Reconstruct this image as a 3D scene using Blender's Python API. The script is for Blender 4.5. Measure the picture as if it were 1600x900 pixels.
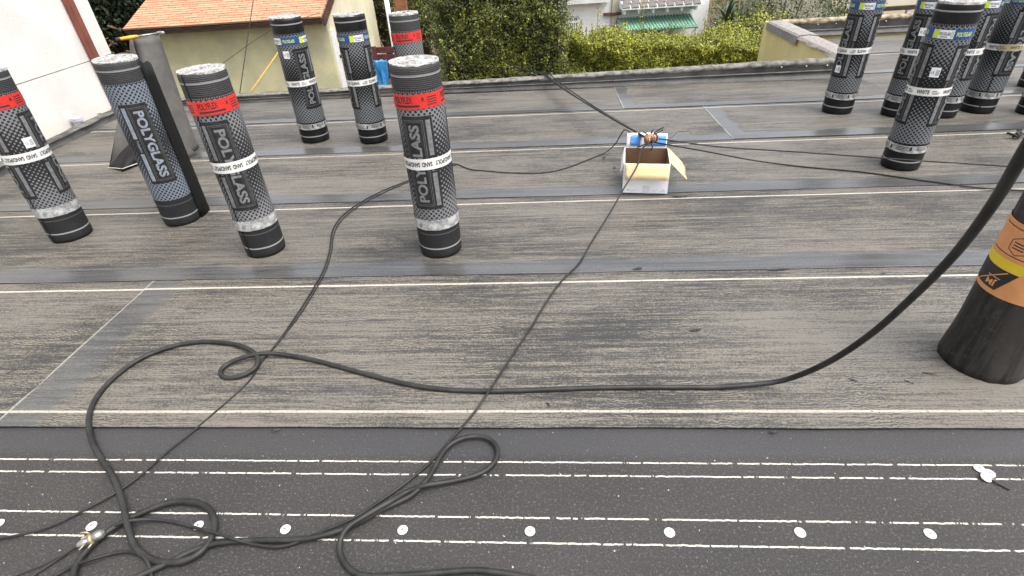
import bpy, bmesh, math, random
import numpy as np
from mathutils import Vector, Matrix, noise
R = math.radians
random.seed(7); rng = np.random.default_rng(7)
scene = bpy.context.scene
for o in list(bpy.data.objects): bpy.data.objects.remove(o)
COL = scene.collection

# ------------------------------------------------------------------ camera
FPX, PITCH, ROLL, CAMH = 818.3, R(34.345), R(-3.637), 1.478
CAM = Vector((0, 0, CAMH))
_f = Vector((0, math.cos(PITCH), -math.sin(PITCH))); _r = Vector((1, 0, 0)); _u = _r.cross(_f)
CR = math.cos(ROLL)*_r + math.sin(ROLL)*_u
CU = -math.sin(ROLL)*_r + math.cos(ROLL)*_u
CF = _f
cd = bpy.data.cameras.new('camera'); cam = bpy.data.objects.new('camera', cd); COL.objects.link(cam)
cd.sensor_width = 36; cd.lens = FPX/1600*36; cd.clip_start = 0.02; cd.clip_end = 2000
m3 = Matrix((CR, CU, -CF)).transposed()
cam.matrix_world = Matrix.Translation(CAM) @ m3.to_4x4()
scene.camera = cam
scene.render.resolution_x = 1024; scene.render.resolution_y = 576

# ------------------------------------------------------------------ world, sun, exposure
SUN_EL, SUN_AZ = R(66), R(125)        # soft overcast light, brightest high up on the right
w = bpy.data.worlds.new('World'); scene.world = w; w.use_nodes = True
nt = w.node_tree; bg = nt.nodes['Background']
sky = nt.nodes.new('ShaderNodeTexSky'); sky.sky_type = 'NISHITA'; sky.sun_disc = False
sky.sun_elevation = SUN_EL; sky.sun_rotation = SUN_AZ; sky.air_density = 1.0; sky.dust_density = 4.0
hs = nt.nodes.new('ShaderNodeHueSaturation'); hs.inputs['Saturation'].default_value = 0.30   # thin cloud greys the sky
nt.links.new(sky.outputs[0], hs.inputs['Color']); nt.links.new(hs.outputs[0], bg.inputs[0])
bg.inputs[1].default_value = 0.15
sl = bpy.data.lights.new('sun', 'SUN'); sl.energy = 1.1; sl.angle = R(38); sl.color = (1, .96, .9)
so = bpy.data.objects.new('sun', sl); COL.objects.link(so)
sdir = Vector((math.sin(SUN_AZ)*math.cos(SUN_EL), math.cos(SUN_AZ)*math.cos(SUN_EL), math.sin(SUN_EL)))
so.rotation_euler = sdir.to_track_quat('Z', 'Y').to_euler(); so.location = (0, 0, 20)
vs = scene.view_settings; vs.view_transform = 'Standard'; vs.look = 'None'; vs.gamma = 1; vs.use_curve_mapping = False
vs.exposure = 1.45

# ------------------------------------------------------------------ pixel -> place
def ray(px, py): return (CR*(px-800) + CU*(450-py) + CF*FPX).normalized()
def G(px, py, z=0.0):
    d = ray(px, py); return CAM + d*((z-CAMH)/d.z)
def GY(px, py, Y):
    d = ray(px, py); return CAM + d*(Y/d.y)
def GX(px, py, X):
    d = ray(px, py); return CAM + d*(X/d.x)
def GD(px, py, dist): return CAM + ray(px, py)*dist

# ------------------------------------------------------------------ object helpers
def obj(name, mesh, mat=None, parent=None, label=None, cat=None, group=None, kind=None, smooth=False):
    if isinstance(mesh, bmesh.types.BMesh):
        me = bpy.data.meshes.new(name); mesh.to_mesh(me); mesh.free()
    else: me = mesh
    if mat is not None and not me.materials: me.materials.append(mat)
    if smooth: me.polygons.foreach_set('use_smooth', [True]*len(me.polygons))
    o = bpy.data.objects.new(name, me); COL.objects.link(o)
    if parent is not None: o.parent = parent
    tag(o, label, cat, group, kind); return o
def tag(o, label=None, cat=None, group=None, kind=None):
    if label: o['label'] = label
    if cat: o['category'] = cat
    if group: o['group'] = group
    if kind: o['kind'] = kind
    return o
def empty(name, loc=(0, 0, 0), rz=0, label=None, cat=None, group=None):
    o = bpy.data.objects.new(name, None); COL.objects.link(o); o.location = loc; o.rotation_euler = (0, 0, rz)
    o.empty_display_size = .1
    return tag(o, label, cat, group)
def pydata(name, v, f):
    me = bpy.data.meshes.new(name); me.from_pydata([tuple(p) for p in v], [], f); me.update(); return me
def box(bm, x0, x1, y0, y1, z0, z1, M=None):
    vs_ = [bm.verts.new((x, y, z)) for z in (z0, z1) for y in (y0, y1) for x in (x0, x1)]
    if M is not None:
        for v in vs_: v.co = M @ v.co
    for f in ((0, 2, 3, 1), (4, 5, 7, 6), (0, 1, 5, 4), (2, 6, 7, 3), (0, 4, 6, 2), (1, 3, 7, 5)):
        bm.faces.new([vs_[i] for i in f])
    return vs_
def boxo(name, x0, x1, y0, y1, z0, z1, mat, parent=None, bev=0, M=None, **k):
    bm = bmesh.new(); box(bm, x0, x1, y0, y1, z0, z1, M)
    if bev: bmesh.ops.bevel(bm, geom=bm.edges[:], offset=bev, segments=2, affect='EDGES')
    return obj(name, bm, mat, parent, **k)
def spline(pts, step):
    P = [Vector(p) for p in pts]; P = [2*P[0]-P[1]] + P + [2*P[-1]-P[-2]]; out = []
    for i in range(1, len(P)-2):
        a, b, c, d = P[i-1:i+3]; n = max(2, int((c-b).length/step))
        # centripetal-ish tangents
        m1 = (c-a)*.5; m2 = (d-b)*.5
        L = (c-b).length
        if m1.length > L*1.3: m1 *= L*1.3/m1.length
        if m2.length > L*1.3: m2 *= L*1.3/m2.length
        for k in range(n):
            t = k/n; t2 = t*t; t3 = t2*t
            out.append((2*t3-3*t2+1)*b + (t3-2*t2+t)*m1 + (-2*t3+3*t2)*c + (t3-t2)*m2)
    out.append(P[-2]); return out
def smooth_path(p, n=2):
    for _ in range(n):
        p = [p[0]] + [(p[i-1] + p[i]*2 + p[i+1])/4 for i in range(1, len(p)-1)] + [p[-1]]
    return p
def tube_mesh(name, path, r, seg=8, caps=True, bm=None):
    own = bm is None
    if own: bm = bmesh.new()
    n = len(path); rr = r if callable(r) else (lambda i: r)
    T = [(path[min(i+1, n-1)] - path[max(i-1, 0)]).normalized() for i in range(n)]
    N = T[0].orthogonal().normalized(); rings = []
    for i in range(n):
        N = (N - T[i]*N.dot(T[i])).normalized(); B = T[i].cross(N)
        rings.append([bm.verts.new(path[i] + (N*math.cos(a) + B*math.sin(a))*rr(i)) for a in [2*math.pi*k/seg for k in range(seg)]])
    for i in range(n-1):
        for k in range(seg):
            bm.faces.new((rings[i][k], rings[i][(k+1) % seg], rings[i+1][(k+1) % seg], rings[i+1][k]))
    if caps:
        bm.faces.new(rings[0][::-1]); bm.faces.new(rings[-1])
    if not own: return bm
    me = bpy.data.meshes.new(name); bm.to_mesh(me); bm.free(); return me
def nz(x, y=0, z=0): return noise.noise(Vector((x, y, z)))

# ------------------------------------------------------------------ shader expression helper
class X:
    def __init__(s, t, sock): s.t, s.s = t, sock
    def _m(s, op, b=0, c=None, flip=False):
        n = s.t.nodes.new('ShaderNodeMath'); n.operation = op
        a_, b_ = (b, s) if flip else (s, b)
        for i, v in enumerate((a_, b_) if c is None else (a_, b_, c)):
            if isinstance(v, X): s.t.links.new(v.s, n.inputs[i])
            else: n.inputs[i].default_value = v
        return X(s.t, n.outputs[0])
    def __add__(s, b): return s._m('ADD', b)
    __radd__ = __add__
    def __sub__(s, b): return s._m('SUBTRACT', b)
    def __rsub__(s, b): return s._m('SUBTRACT', b, flip=True)
    def __mul__(s, b): return s._m('MULTIPLY', b)
    __rmul__ = __mul__
    def __gt__(s, b): return s._m('GREATER_THAN', b)
    def __lt__(s, b): return s._m('LESS_THAN', b)
    def abs(s): return s._m('ABSOLUTE')
    def sin(s): return s._m('SINE')
    def cos(s): return s._m('COSINE')
    def clamp(s): return s._m('MINIMUM', 1.0)._m('MAXIMUM', 0.0)
    def mx(s, b): return s._m('MAXIMUM', b)
    def mn(s, b): return s._m('MINIMUM', b)
    def ss(s, a, b):
        n = s.t.nodes.new('ShaderNodeMapRange'); n.interpolation_type = 'SMOOTHSTEP'
        s.t.links.new(s.s, n.inputs[0]); n.inputs[1].default_value = a; n.inputs[2].default_value = b
        return X(s.t, n.outputs[0])
class Mat:
    def __init__(s, name, color=(.5, .5, .5), rough=.7, spec=.4, metal=0):
        s.m = bpy.data.materials.new(name); s.m.use_nodes = True; s.t = s.m.node_tree
        s.b = s.t.nodes['Principled BSDF']; s.set('Base Color', (*color, 1)); s.set('Roughness', rough)
        s.set('Specular IOR Level', spec); s.set('Metallic', metal)
    def set(s, k, v):
        if isinstance(v, X): s.t.links.new(v.s, s.b.inputs[k])
        else: s.b.inputs[k].default_value = v
    def coord(s, which='Object'):
        n = s.t.nodes.new('ShaderNodeTexCoord'); return n.outputs[which]
    def xyz(s, which='Object'):
        sp = s.t.nodes.new('ShaderNodeSeparateXYZ'); s.t.links.new(s.coord(which), sp.inputs[0])
        return [X(s.t, sp.outputs[i]) for i in range(3)]
    def comb(s, a, b, c=0):
        n = s.t.nodes.new('ShaderNodeCombineXYZ')
        for i, v in enumerate((a, b, c)):
            if isinstance(v, X): s.t.links.new(v.s, n.inputs[i])
            else: n.inputs[i].default_value = v
        return n.outputs[0]
    def noise(s, vec, scale, detail=3, rough=.5, dist=0):
        n = s.t.nodes.new('ShaderNodeTexNoise'); s.t.links.new(vec, n.inputs['Vector'])
        n.inputs['Scale'].default_value = scale; n.inputs['Detail'].default_value = detail
        n.inputs['Roughness'].default_value = rough; n.inputs['Distortion'].default_value = dist
        return X(s.t, n.outputs['Fac'])
    def wave(s, vec, scale, dist, detail=2, dscale=1, dirn='Y'):
        n = s.t.nodes.new('ShaderNodeTexWave'); n.bands_direction = dirn; s.t.links.new(vec, n.inputs['Vector'])
        n.inputs['Scale'].default_value = scale; n.inputs['Distortion'].default_value = dist
        n.inputs['Detail'].default_value = detail; n.inputs['Detail Scale'].default_value = dscale
        return X(s.t, n.outputs['Fac'])
    def mix(s, fac, a, b):
        n = s.t.nodes.new('ShaderNodeMix'); n.data_type = 'RGBA'
        for i, v in ((0, fac), (6, a), (7, b)):
            if isinstance(v, X): s.t.links.new(v.s, n.inputs[i])
            elif i == 0: n.inputs[0].default_value = v
            else: n.inputs[i].default_value = (*v, 1)
        return X(s.t, n.outputs[2])
    def bump(s, h, strength=.3, dist=.002):
        n = s.t.nodes.new('ShaderNodeBump'); s.t.links.new(h.s, n.inputs['Height'])
        n.inputs['Strength'].default_value = strength; n.inputs['Distance'].default_value = dist
        s.t.links.new(n.outputs[0], s.b.inputs['Normal'])
    def rnd(s):
        n = s.t.nodes.new('ShaderNodeObjectInfo'); return X(s.t, n.outputs['Random'])
    def attr(s, name):
        n = s.t.nodes.new('ShaderNodeAttribute'); n.attribute_name = name; return X(s.t, n.outputs['Color'])
    def attrf(s, name):
        n = s.t.nodes.new('ShaderNodeAttribute'); n.attribute_name = name; return X(s.t, n.outputs['Fac'])

def mottled(name, a, b, scale=8, rough=.75, spec=.3, bump=.2, bscale=60, bdist=.003, detail=5, metal=0):
    M = Mat(name, a, rough, spec, metal); c = M.coord()
    n = M.noise(c, scale, detail, .6); M.set('Base Color', M.mix(n.ss(.35, .65), a, b))
    if bump: M.bump(M.noise(c, bscale, 4), bump, bdist)
    return M.m

MT = {}
MT['rubber'] = mottled('rubber', (.013, .0125, .012), (.026, .025, .0235), 14, .5, .3, .15, 200, .001)
MT['cable'] = mottled('cable', (.012, .0115, .011), (.024, .023, .022), 20, .55, .3, 0)
MT['wire'] = mottled('wire', (.009, .009, .009), (.02, .019, .018), 10, .6, .3, 0)
MT['stucco_white'] = mottled('stucco_white', (.66, .645, .61), (.58, .565, .53), 1.6, .9, .2, .35, 45, .006)
MT['brown_paint'] = mottled('brown_paint', (.20, .065, .042), (.15, .05, .035), 6, .6, .3, .1, 40)
MT['steel'] = mottled('steel', (.42, .41, .39), (.30, .29, .27), 30, .38, .5, .1, 120, .001, metal=.85)
MT['brass'] = mottled('brass', (.45, .38, .22), (.25, .21, .15), 60, .45, .5, .1, 120, .001, metal=.6)
MT['yellow'] = mottled('yellow', (.75, .36, .02), (.62, .28, .02), 20, .5, .4, .1, 50)
MT['cap_white'] = mottled('cap_white', (.60, .59, .57), (.48, .47, .45), 60, .45, .4, .1, 300, .0006)

# ------------------------------------------------------------------ roof membrane
ROT = math.atan(-0.083)                # the sheets run at this heading
ct, st_ = math.cos(ROT), math.sin(ROT)
def ST(p): return (p.x*ct + p.y*st_, -p.x*st_ + p.y*ct)
def W(s, t, z=0): return Vector((s*ct - t*st_, s*st_ + t*ct, z))

def membrane_mat(name, band, wl, wl2=None, sand=1.0, crossband=None, seed=0):
    M = Mat(name, (.09, .085, .08), .8, .3); x, y, z = M.xyz()
    rn = M.rnd()*31 + seed
    xo = x + rn; v = M.comb(xo, y, rn)
    big = M.noise(M.comb(xo*.55, y*1.3, rn), 1.6, 4, .6)
    st1 = M.noise(M.comb(xo*1.1, y*42, rn), 1.0, 5, .62)
    st2 = M.noise(M.comb(xo*4, y*150, rn), 1.0, 4, .7)
    st3 = M.noise(M.comb(xo*16, y*340, rn), 1.0, 3, .7)
    fine = M.noise(v, 260, 2, .7)
    speck = M.noise(v, 110, 3, .75)
    wv = M.wave(M.comb(xo*1.0, y*1.0, rn), 26, 9, 3, 1.3)
    wpatch = M.noise(M.comb(xo*2.2, y*4.5, rn), 1.3, 3, .6).ss(.50, .68)
    s = ((st1-.5)*.95 + (st2-.5)*1.25 + (st3-.5)*1.0 + (big-.5)*1.1 + (speck-.5)*1.1 + (fine-.5)*.9 + (wv-.5)*wpatch*.75)*2.9 + .38
    s = s.clamp()*sand
    edge = (M.noise(M.comb(xo*2.0, y*3, rn), 2.2, 4, .6)-.5)*.16 + (st1-.5)*.10
    bm_ = (1.0-(y+edge).ss(band*.75, band*1.1))*(1.0 if band > .01 else 0.0)         # smooth torched lap margin
    if crossband is not None:
        cb = (x-crossband[0]); inb = (1.0-(cb+edge*.9).ss(crossband[1]*.8, crossband[1]*1.1))*(cb > -0.002)
        bm_ = bm_.mx(inb*.95)
        eln = (1.0-(cb-.004).abs().ss(.003, .007))*st3.ss(.35, .5)
    smooth = bm_*(1.0-(speck.ss(.60, .72))*.5)
    dark = M.mix(big.ss(.3, .7), (.019, .0182, .0178), (.038, .0358, .0335))
    dark = M.mix(wpatch*.3, dark, (.05, .048, .045))
    sandc = M.mix(big.ss(.35, .65), (.205, .178, .138), (.150, .134, .112))
    col = M.mix(s*.80, dark, sandc)
    smc = M.mix(st1.ss(.35, .7), (.034, .0365, .040), (.060, .0645, .070))  # smooth lap colour, raised and blued to paint in some sky sheen
    col = M.mix(smooth*(.62+(st2-.5)*1.6).clamp(), col, smc)
    stain = M.noise(M.comb(xo*1.5, y*2.0, rn+9), 1.1, 4, .65).ss(.62, .78)
    col = M.mix(stain*.35, col, (.022, .021, .02))
    spots = M.noise(v, 38, 2, .5).ss(.76, .80)
    col = M.mix(spots*.6, col, (.012, .012, .012))
    wl_n = (st2-.5)*.010
    def line(y0, wdt, strength):
        return (1.0-((y-y0)+wl_n).abs().ss(wdt*.55, wdt))*(speck.ss(.30, .46))*strength
    if wl is not None: col = M.mix(line(wl, .0085, .9), col, (.42, .39, .33))
    if wl2 is not None: col = M.mix(line(wl2, .0080, .70), col, (.42, .39, .33))
    if crossband is not None: col = M.mix(eln*.7, col, (.30, .285, .25))
    M.set('Base Color', col)
    M.set('Roughness', .60 - smooth*.30 + (fine-.5)*.2)
    M.set('Specular IOR Level', .50 + smooth*.25)
    M.bump((fine*.5 + speck*.6 + st1*.6 + wv*wpatch*.35)*(1.0-smooth*.85), .40, .004)
    return M.m

def base_mat(lines):
    M = Mat('base_sheet', (.06, .055, .052), .75, .3); x, y, z = M.xyz(); v = M.comb(x, y, 0)
    fine = M.noise(v, 260, 2, .7); speck = M.noise(v, 120, 3, .8); big = M.noise(M.comb(x*.8, y*1.2, 0), 2.0, 5, .6)
    col = M.mix(big.ss(.3, .7), (.030, .028, .0268), (.044, .0402, .038))
    col = M.mix((fine.ss(.42, .60))*.75, col, (.014, .013, .0128))
    col = M.mix(speck.ss(.53, .70)*.65, col, (.13, .122, .115))
    chip = M.noise(v, 75, 1, .5).ss(.76, .79); col = M.mix(chip*.8, col, (.45, .43, .40))
    scuff = (M.noise(M.comb(x*3, y*3, 4), 3.5, 4, .7)).ss(.66, .80); col = M.mix(scuff*.16, col, (.22, .21, .20))
    smooth = y.ss(lines[0]+.005, lines[0]+.05)            # torched strip by the lap
    col = M.mix(smooth*.5, col, (.042, .042, .045))
    for i, l in enumerate(lines):
        jag = (M.noise(M.comb(x*60, y*20, i*3.1), 1, 4, .75)-.5)*.009
        gap = M.noise(M.comb(x*26, 0, i*7.7+2), 1, 3, .7).ss(.40, .45)
        col = M.mix((1.0-((y-l)+jag).abs().ss(.0014, .0034))*gap*(fine.ss(.22, .34)), col, (.50, .48, .42))
    M.set('Base Color', col); M.set('Roughness', .72-smooth*.25+(fine-.5)*.2); M.set('Specular IOR Level', .35)
    M.bump(fine*.6+speck*.7+big*.4, .45, .004)
    return M.m

roof = empty('roof_deck', (0, 0, 0), ROT); roof['kind'] = 'structure'; roof['label'] = 'flat roof deck covered with lapped bitumen sheets'
def sheet(name, mat, s0, s1, t0, t1, z0, z1, thick=.004, jag=.004, seed=0, left_wave=.004):
    """one roofing sheet: near edge at t0 (height z0) lapping the sheet before it, far edge t1 (height z1)"""
    ns = max(8, int((s1-s0)/.05)); nt_ = 10; bm = bmesh.new(); grid = []
    for i in range(ns+1):
        s = s0+(s1-s0)*i/ns; row = []
        for j in range(nt_+1):
            f = j/nt_; t = t0+(t1-t0)*f
            if j == 0: t += jag*(nz(s*1.7, seed)+.5*nz(s*6, seed+3)+.25*nz(s*25, seed))
            ss_ = s + (left_wave*nz(t*7, seed+9) if i == 0 else 0)
            z = z0+(z1-z0)*f + .0016*nz(s*1.3, t*2.1, seed) + (.0012*(1+nz(s*9, seed)) if j == 0 else 0)
            ss_ = max(ss_, (-4.285 + t*st_)/ct)
            row.append(bm.verts.new((ss_, t-t0, z)))
        grid.append(row)
    for i in range(ns):
        for j in range(nt_):
            bm.faces.new((grid[i][j], grid[i+1][j], grid[i+1][j+1], grid[i][j+1]))
    # skirt along near edge and both ends
    rim = [grid[i][0] for i in range(ns+1)]
    low = [bm.verts.new((v.co.x, v.co.y+.001, v.co.z-thick)) for v in rim]
    for i in range(ns): bm.faces.new((low[i], low[i+1], rim[i+1], rim[i]))
    for gi in (0, ns):
        e = grid[gi]; lo = [bm.verts.new((v.co.x, v.co.y, v.co.z-thick)) for v in e]
        for j in range(nt_): bm.faces.new((e[j], e[j+1], lo[j+1], lo[j]))
    o = obj(name, bm, mat, roof); o.location = (0, t0, 0)
    for p in o.data.polygons: p.use_smooth = True
    o.data.set_sharp_from_angle(angle=R(50))
    return o
# deck board below all the sheets
MT['deck'] = mottled('deck', (.04, .038, .036), (.06, .055, .05))
boxo('deck_board', -4.2, 9.0, -1.6, 5.94, -.15, -.004, MT['deck'], roof)
boxo('deck_board', 3.33, 9.0, 5.941, 8.10, -.15, -.004, MT['deck'], roof)
BT0 = -1.2
o = sheet('base_sheet', base_mat([l-BT0 for l in (1.118, 1.067, .917, .838)]), -4.9, 5.5, BT0, 1.36, .001, .001, seed=1)
T = [1.258, 2.272, 3.214, 4.188, 5.140, 6.105, 7.07, 8.06]
def row(k, s0, s1, wl, band, wl2=None, cross=None, sand=1.0, tend=None):
    t0, t1 = T[k], tend or min(T[k+1]+.07, 8.09)
    if cross is None:
        sheet('roofing_sheet', membrane_mat('membrane', band, wl-t0 if wl else None, wl2, sand, seed=k*5), s0, s1, t0, t1, .0085, .0035, seed=k*3.3)
    else:
        c, wdt = cross
        sheet('roofing_sheet', membrane_mat('membrane', band, wl-t0 if wl else None, wl2, sand, seed=k*5+2), s0, c+.08, t0, t1, .0078, .0028, seed=k*3.3+1)
        sheet('roofing_sheet', membrane_mat('membrane', band, wl-t0 if wl else None, wl2, sand, (c, wdt), seed=k*5), c, s1, t0, t1, .0108, .0052, seed=k*3.3, left_wave=.012)
row(0, -4.9, 5.6, 2.193, .001, .076, (-2.14, .20))
row(1, -4.9, 6.5, 3.132, .15)
row(2, -4.9, 7.2, 4.126, .16)
row(3, -4.9, 8.0, 5.085, .17, cross=(1.49, .15))
row(4, -4.9, 3.29, None, .13, cross=(.75, .13), tend=5.985)
row(4, 3.291, 8.8, None, .13)
row(5, 3.33, 8.9, 7.0, .12)
row(6, 3.33, 8.9, None, .12)
ZR = .0085      # top of the roofing sheets

# ------------------------------------------------------------------ parapets
MT['flash'] = mottled('flashing', (.024, .023, .022), (.055, .052, .048), 5, .55, .4, .4, 22, .01)
MT['coping'] = mottled('coping', (.20, .19, .17), (.075, .07, .063), 13, .9, .2, .5, 70, .008)
MT['coping_brown'] = mottled('coping_brown', (.34, .30, .20), (.13, .085, .06), 11, .9, .2, .5, 60, .008)
MT['bar'] = mottled('bar', (.13, .125, .12), (.075, .07, .066), 8, .6, .4, 0)
MT['yellow_stucco'] = mottled('yellow_stucco', (.72, .62, .31), (.64, .54, .26), 3, .9, .2, .35, 50, .006)
MT['capsheet'] = mottled('capsheet', (.28, .255, .235), (.18, .165, .155), 30, .9, .2, .5, 200, .003)
def sweep(name, path, prof, mat, parent, lump=.006, closed=False, seed=0, out=None):
    """profile points (d outward, z) swept along ground path; out = outward 2-D normal per path point"""
    bm = bmesh.new(); rows = []
    for i, (p, n, hs_) in enumerate(path):
        r_ = []
        for j, (d, z) in enumerate(prof):
            L = lump*nz(i*.35+seed, j*1.7) + lump*.5*nz(i*1.3+seed, j*2.7)
            zz = z*hs_ if z > 0 else z
            r_.append(bm.verts.new((p[0]+n[0]*(d+L), p[1]+n[1]*(d+L), zz + (L*.7 if z > 0 else 0))))
        rows.append(r_)
    for i in range(len(rows)-1):
        for j in range(len(prof)-1):
            bm.faces.new((rows[i][j], rows[i+1][j], rows[i+1][j+1], rows[i][j+1]))
    bmesh.ops.recalc_face_normals(bm, faces=bm.faces[:])
    return obj(name, bm, mat, parent, smooth=True)
def run(a, b, n, h0, h1):
    a = Vector(a[:2]); b = Vector(b[:2]); d = (b-a).normalized(); nrm = Vector((-d.y, d.x))
    return [((a+(b-a)*i/n), nrm, h0+(h1-h0)*i/n) for i in range(n+1)]
MT['own_wall'] = MT['yellow_stucco']
def parapet(name, a, b, n, h0, h1, width, label, copmat, bar=True, seed=0, wallmat=None, bar_h=.42, ywall=-2.98):
    e = empty(name, (0, 0, 0), 0, label, 'parapet')
    pth = run(a, b, n, h0, h1)
    sweep('flashing', pth, [(-.05, .0), (-.05, .011/max(h0, .05)), (-.012, .10), (0, .35), (0, .92)], MT['flash'], e, .004, seed=seed)
    sweep('coping', pth, [(.002, .80), (-.008, .90), (0, 1.02), (width*.3, 1.10), (width*.75, 1.06), (width+.01, .98), (width+.012, .80)], copmat, e, .010, seed=seed+5)
    if bar:
        sweep('termination_bar', pth, [(-.006, bar_h), (-.009, bar_h+.02), (-.009, bar_h+.07), (-.004, bar_h+.09)], MT['bar'], e, .002, seed=seed)
    bm = bmesh.new(); A = Vector(a); B = Vector(b)
    d = (B-A).normalized(); nn = Vector((-d.y, d.x, 0)); vs_ = []
    for (p, hh) in ((A, h0), (B, h1)):
        for dd in (.02, width):
            for z in (ywall, hh*.88):
                q = p+nn*dd; vs_.append(bm.verts.new((q.x, q.y, z)))
    for f in ((0, 1, 3, 2), (4, 6, 7, 5), (0, 4, 5, 1), (2, 3, 7, 6), (1, 5, 7, 3), (0, 2, 6, 4)): bm.faces.new([vs_[i] for i in f])
    bmesh.ops.recalc_face_normals(bm, faces=bm.faces[:])
    obj('wall', bm, wallmat or MT['own_wall'], e)
    return e, nn
# far parapet: from the left corner to the jog
PA = Vector((-4.25, 6.36, 0)); PM = Vector((-.58, 6.17, 0)); PB = Vector((3.56, 5.70, 0))
parapet('parapet_wall', PA, PM, 60, .062, .085, .13, 'low rounded parapet with grey coping in front of the yellow garage', MT['coping'], seed=2)
e2, nn2 = parapet('parapet_wall', PM, PB, 70, .085, .185, .13, 'low black flashed parapet with pale coping in front of the green hedge', MT['coping'], seed=40)
def nails(e, nn, a, b, us, z):
    for u in us:
        p = a.lerp(b, u); bm = bmesh.new()
        bmesh.ops.create_uvsphere(bm, u_segments=10, v_segments=6, radius=.009)
        o = obj('nail_head', bm, MT['cap_white'], e, smooth=True); o.location = (p.x-nn.x*.006, p.y-nn.y*.006, z); o.scale = (1, .6, 1)
nails(e2, nn2, PM, PB, (.86, .92, .97), .135)
# jog: its yellow outer face looks left; the roof runs further back to its right
JA = Vector((3.62, 5.83, 0)); JB = Vector((3.925, 8.36, 0))
ej = empty('parapet_wall', (0, 0, 0), 0, 'yellow stucco parapet return capped with folded grey sheet', 'parapet')
d = (JB-JA).normalized(); nl = Vector((-d.y, d.x, 0))          # outward = left
bm = bmesh.new(); vv_ = []
for p in (JA, JB):
    for dd in (-.20, .0):
        for z in (-2.98, .185): q = p+nl*dd; vv_.append(bm.verts.new((q.x, q.y, z)))
for f in ((0, 1, 3, 2), (4, 6, 7, 5), (0, 4, 5, 1), (2, 3, 7, 6), (1, 5, 7, 3), (0, 2, 6, 4)): bm.faces.new([vv_[i] for i in f])
bmesh.ops.recalc_face_normals(bm, faces=bm.faces[:]); obj('wall', bm, MT['yellow_stucco'], ej)
def capsheet(u0, u1, drop, lift, sd):
    bm = bmesh.new(); rows = []; N = 14
    prof = [(-.225, .13), (-.215, .188), (-.11, .204), (0.0, .196), (.020, .178), (.030, .178-drop)]
    for i in range(N+1):
        u = u0+(u1-u0)*i/N; p = JA.lerp(JB, u)
        fl = .02*nz(u*9, sd)
        rows.append([bm.verts.new((p.x+nl.x*(dd+(fl if j == 5 else 0)), p.y+nl.y*(dd+(fl if j == 5 else 0)), z+lift+.006*nz(u*20+sd, j) - (abs(fl) if j == 5 else 0))) for j, (dd, z) in enumerate(prof)])
    for i in range(N):
        for j in range(5): bm.faces.new((rows[i][j], rows[i+1][j], rows[i+1][j+1], rows[i][j+1]))
    bmesh.ops.recalc_face_normals(bm, faces=bm.faces[:])
    o = obj('cap_sheet', bm, MT['capsheet'], ej); md = o.modifiers.new('s', 'SOLIDIFY'); md.thickness = .006; md.offset = 0
capsheet(-.02, .50, .012, 0, 1); capsheet(.46, .93, .085, .012, 2)
# inner black flashing of the jog, and the back parapet
sweep('flashing', [(Vector(JA[:2])+(Vector(JB[:2])-Vector(JA[:2]))*i/20, Vector((-nl.x, -nl.y)), 1) for i in range(21)], [(.26, .004), (.26, .016), (.212, .03), (.204, .17)], MT['flash'], ej, .004)
KA = Vector((4.02, 8.11, 0)); KB = Vector((9.4, 7.66, 0))
e3, nn3 = parapet('parapet_wall', KA, KB, 70, .20, .20, .16, 'back parapet with black flashing and worn flaking brown top', MT['coping_brown'], seed=80, bar_h=.30)
nails(e3, nn3, KA, KB, (.10, .145, .225, .27, .42, .455, .6, .63), .145)
# left parapet (low), beside the white building
LA = Vector((-4.27, -1.5, 0)); LB = Vector((-4.22, 6.42, 0))
parapet('parapet_wall', LA, LB, 90, .07, .06, .10, 'low crumbling grey parapet along the foot of the white building', mottled('coping_dark', (.14, .135, .125), (.06, .057, .052), 8, .85, .2, .5, 40, .01), bar=False, seed=120)
# outer walls carrying the deck
bw = empty('building_wall', (0, 0, 0), 0, 'yellow stucco wall carrying the near side of the flat roof', 'wall')
boxo('wall', -4.2, 9.0, -1.9, -1.7, -2.98, -.02, MT['yellow_stucco'], bw)

# ------------------------------------------------------------------ terrain
MT['dirt'] = mottled('dirt', (.15, .115, .08), (.09, .075, .05), 1.3, .95, .1, .5, 12, .03)
def terrain():
    xs = np.concatenate([np.linspace(-300, -30, 12), np.linspace(-28, 28, 57), np.linspace(30, 300, 12)])
    ys = np.concatenate([np.linspace(-60, 6, 10), np.linspace(8, 50, 43), np.linspace(60, 600, 14)])
    V = []; F = []
    for y in ys:
        for x in xs:
            rise = max(0, min(1, (y-17.5)/14)); rise = rise*rise*(3-2*rise)
            z = -3 + rise*4.2 + (.12*nz(x*.4, y*.4) if y > 8 else 0)
            V.append((x, y, z))
    nx = len(xs)
    for j in range(len(ys)-1):
        for i in range(nx-1): F.append((j*nx+i, j*nx+i+1, (j+1)*nx+i+1, (j+1)*nx+i))
    o = obj('ground', pydata('ground', V, F), MT['dirt'], kind='structure', smooth=True)
terrain()

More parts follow.
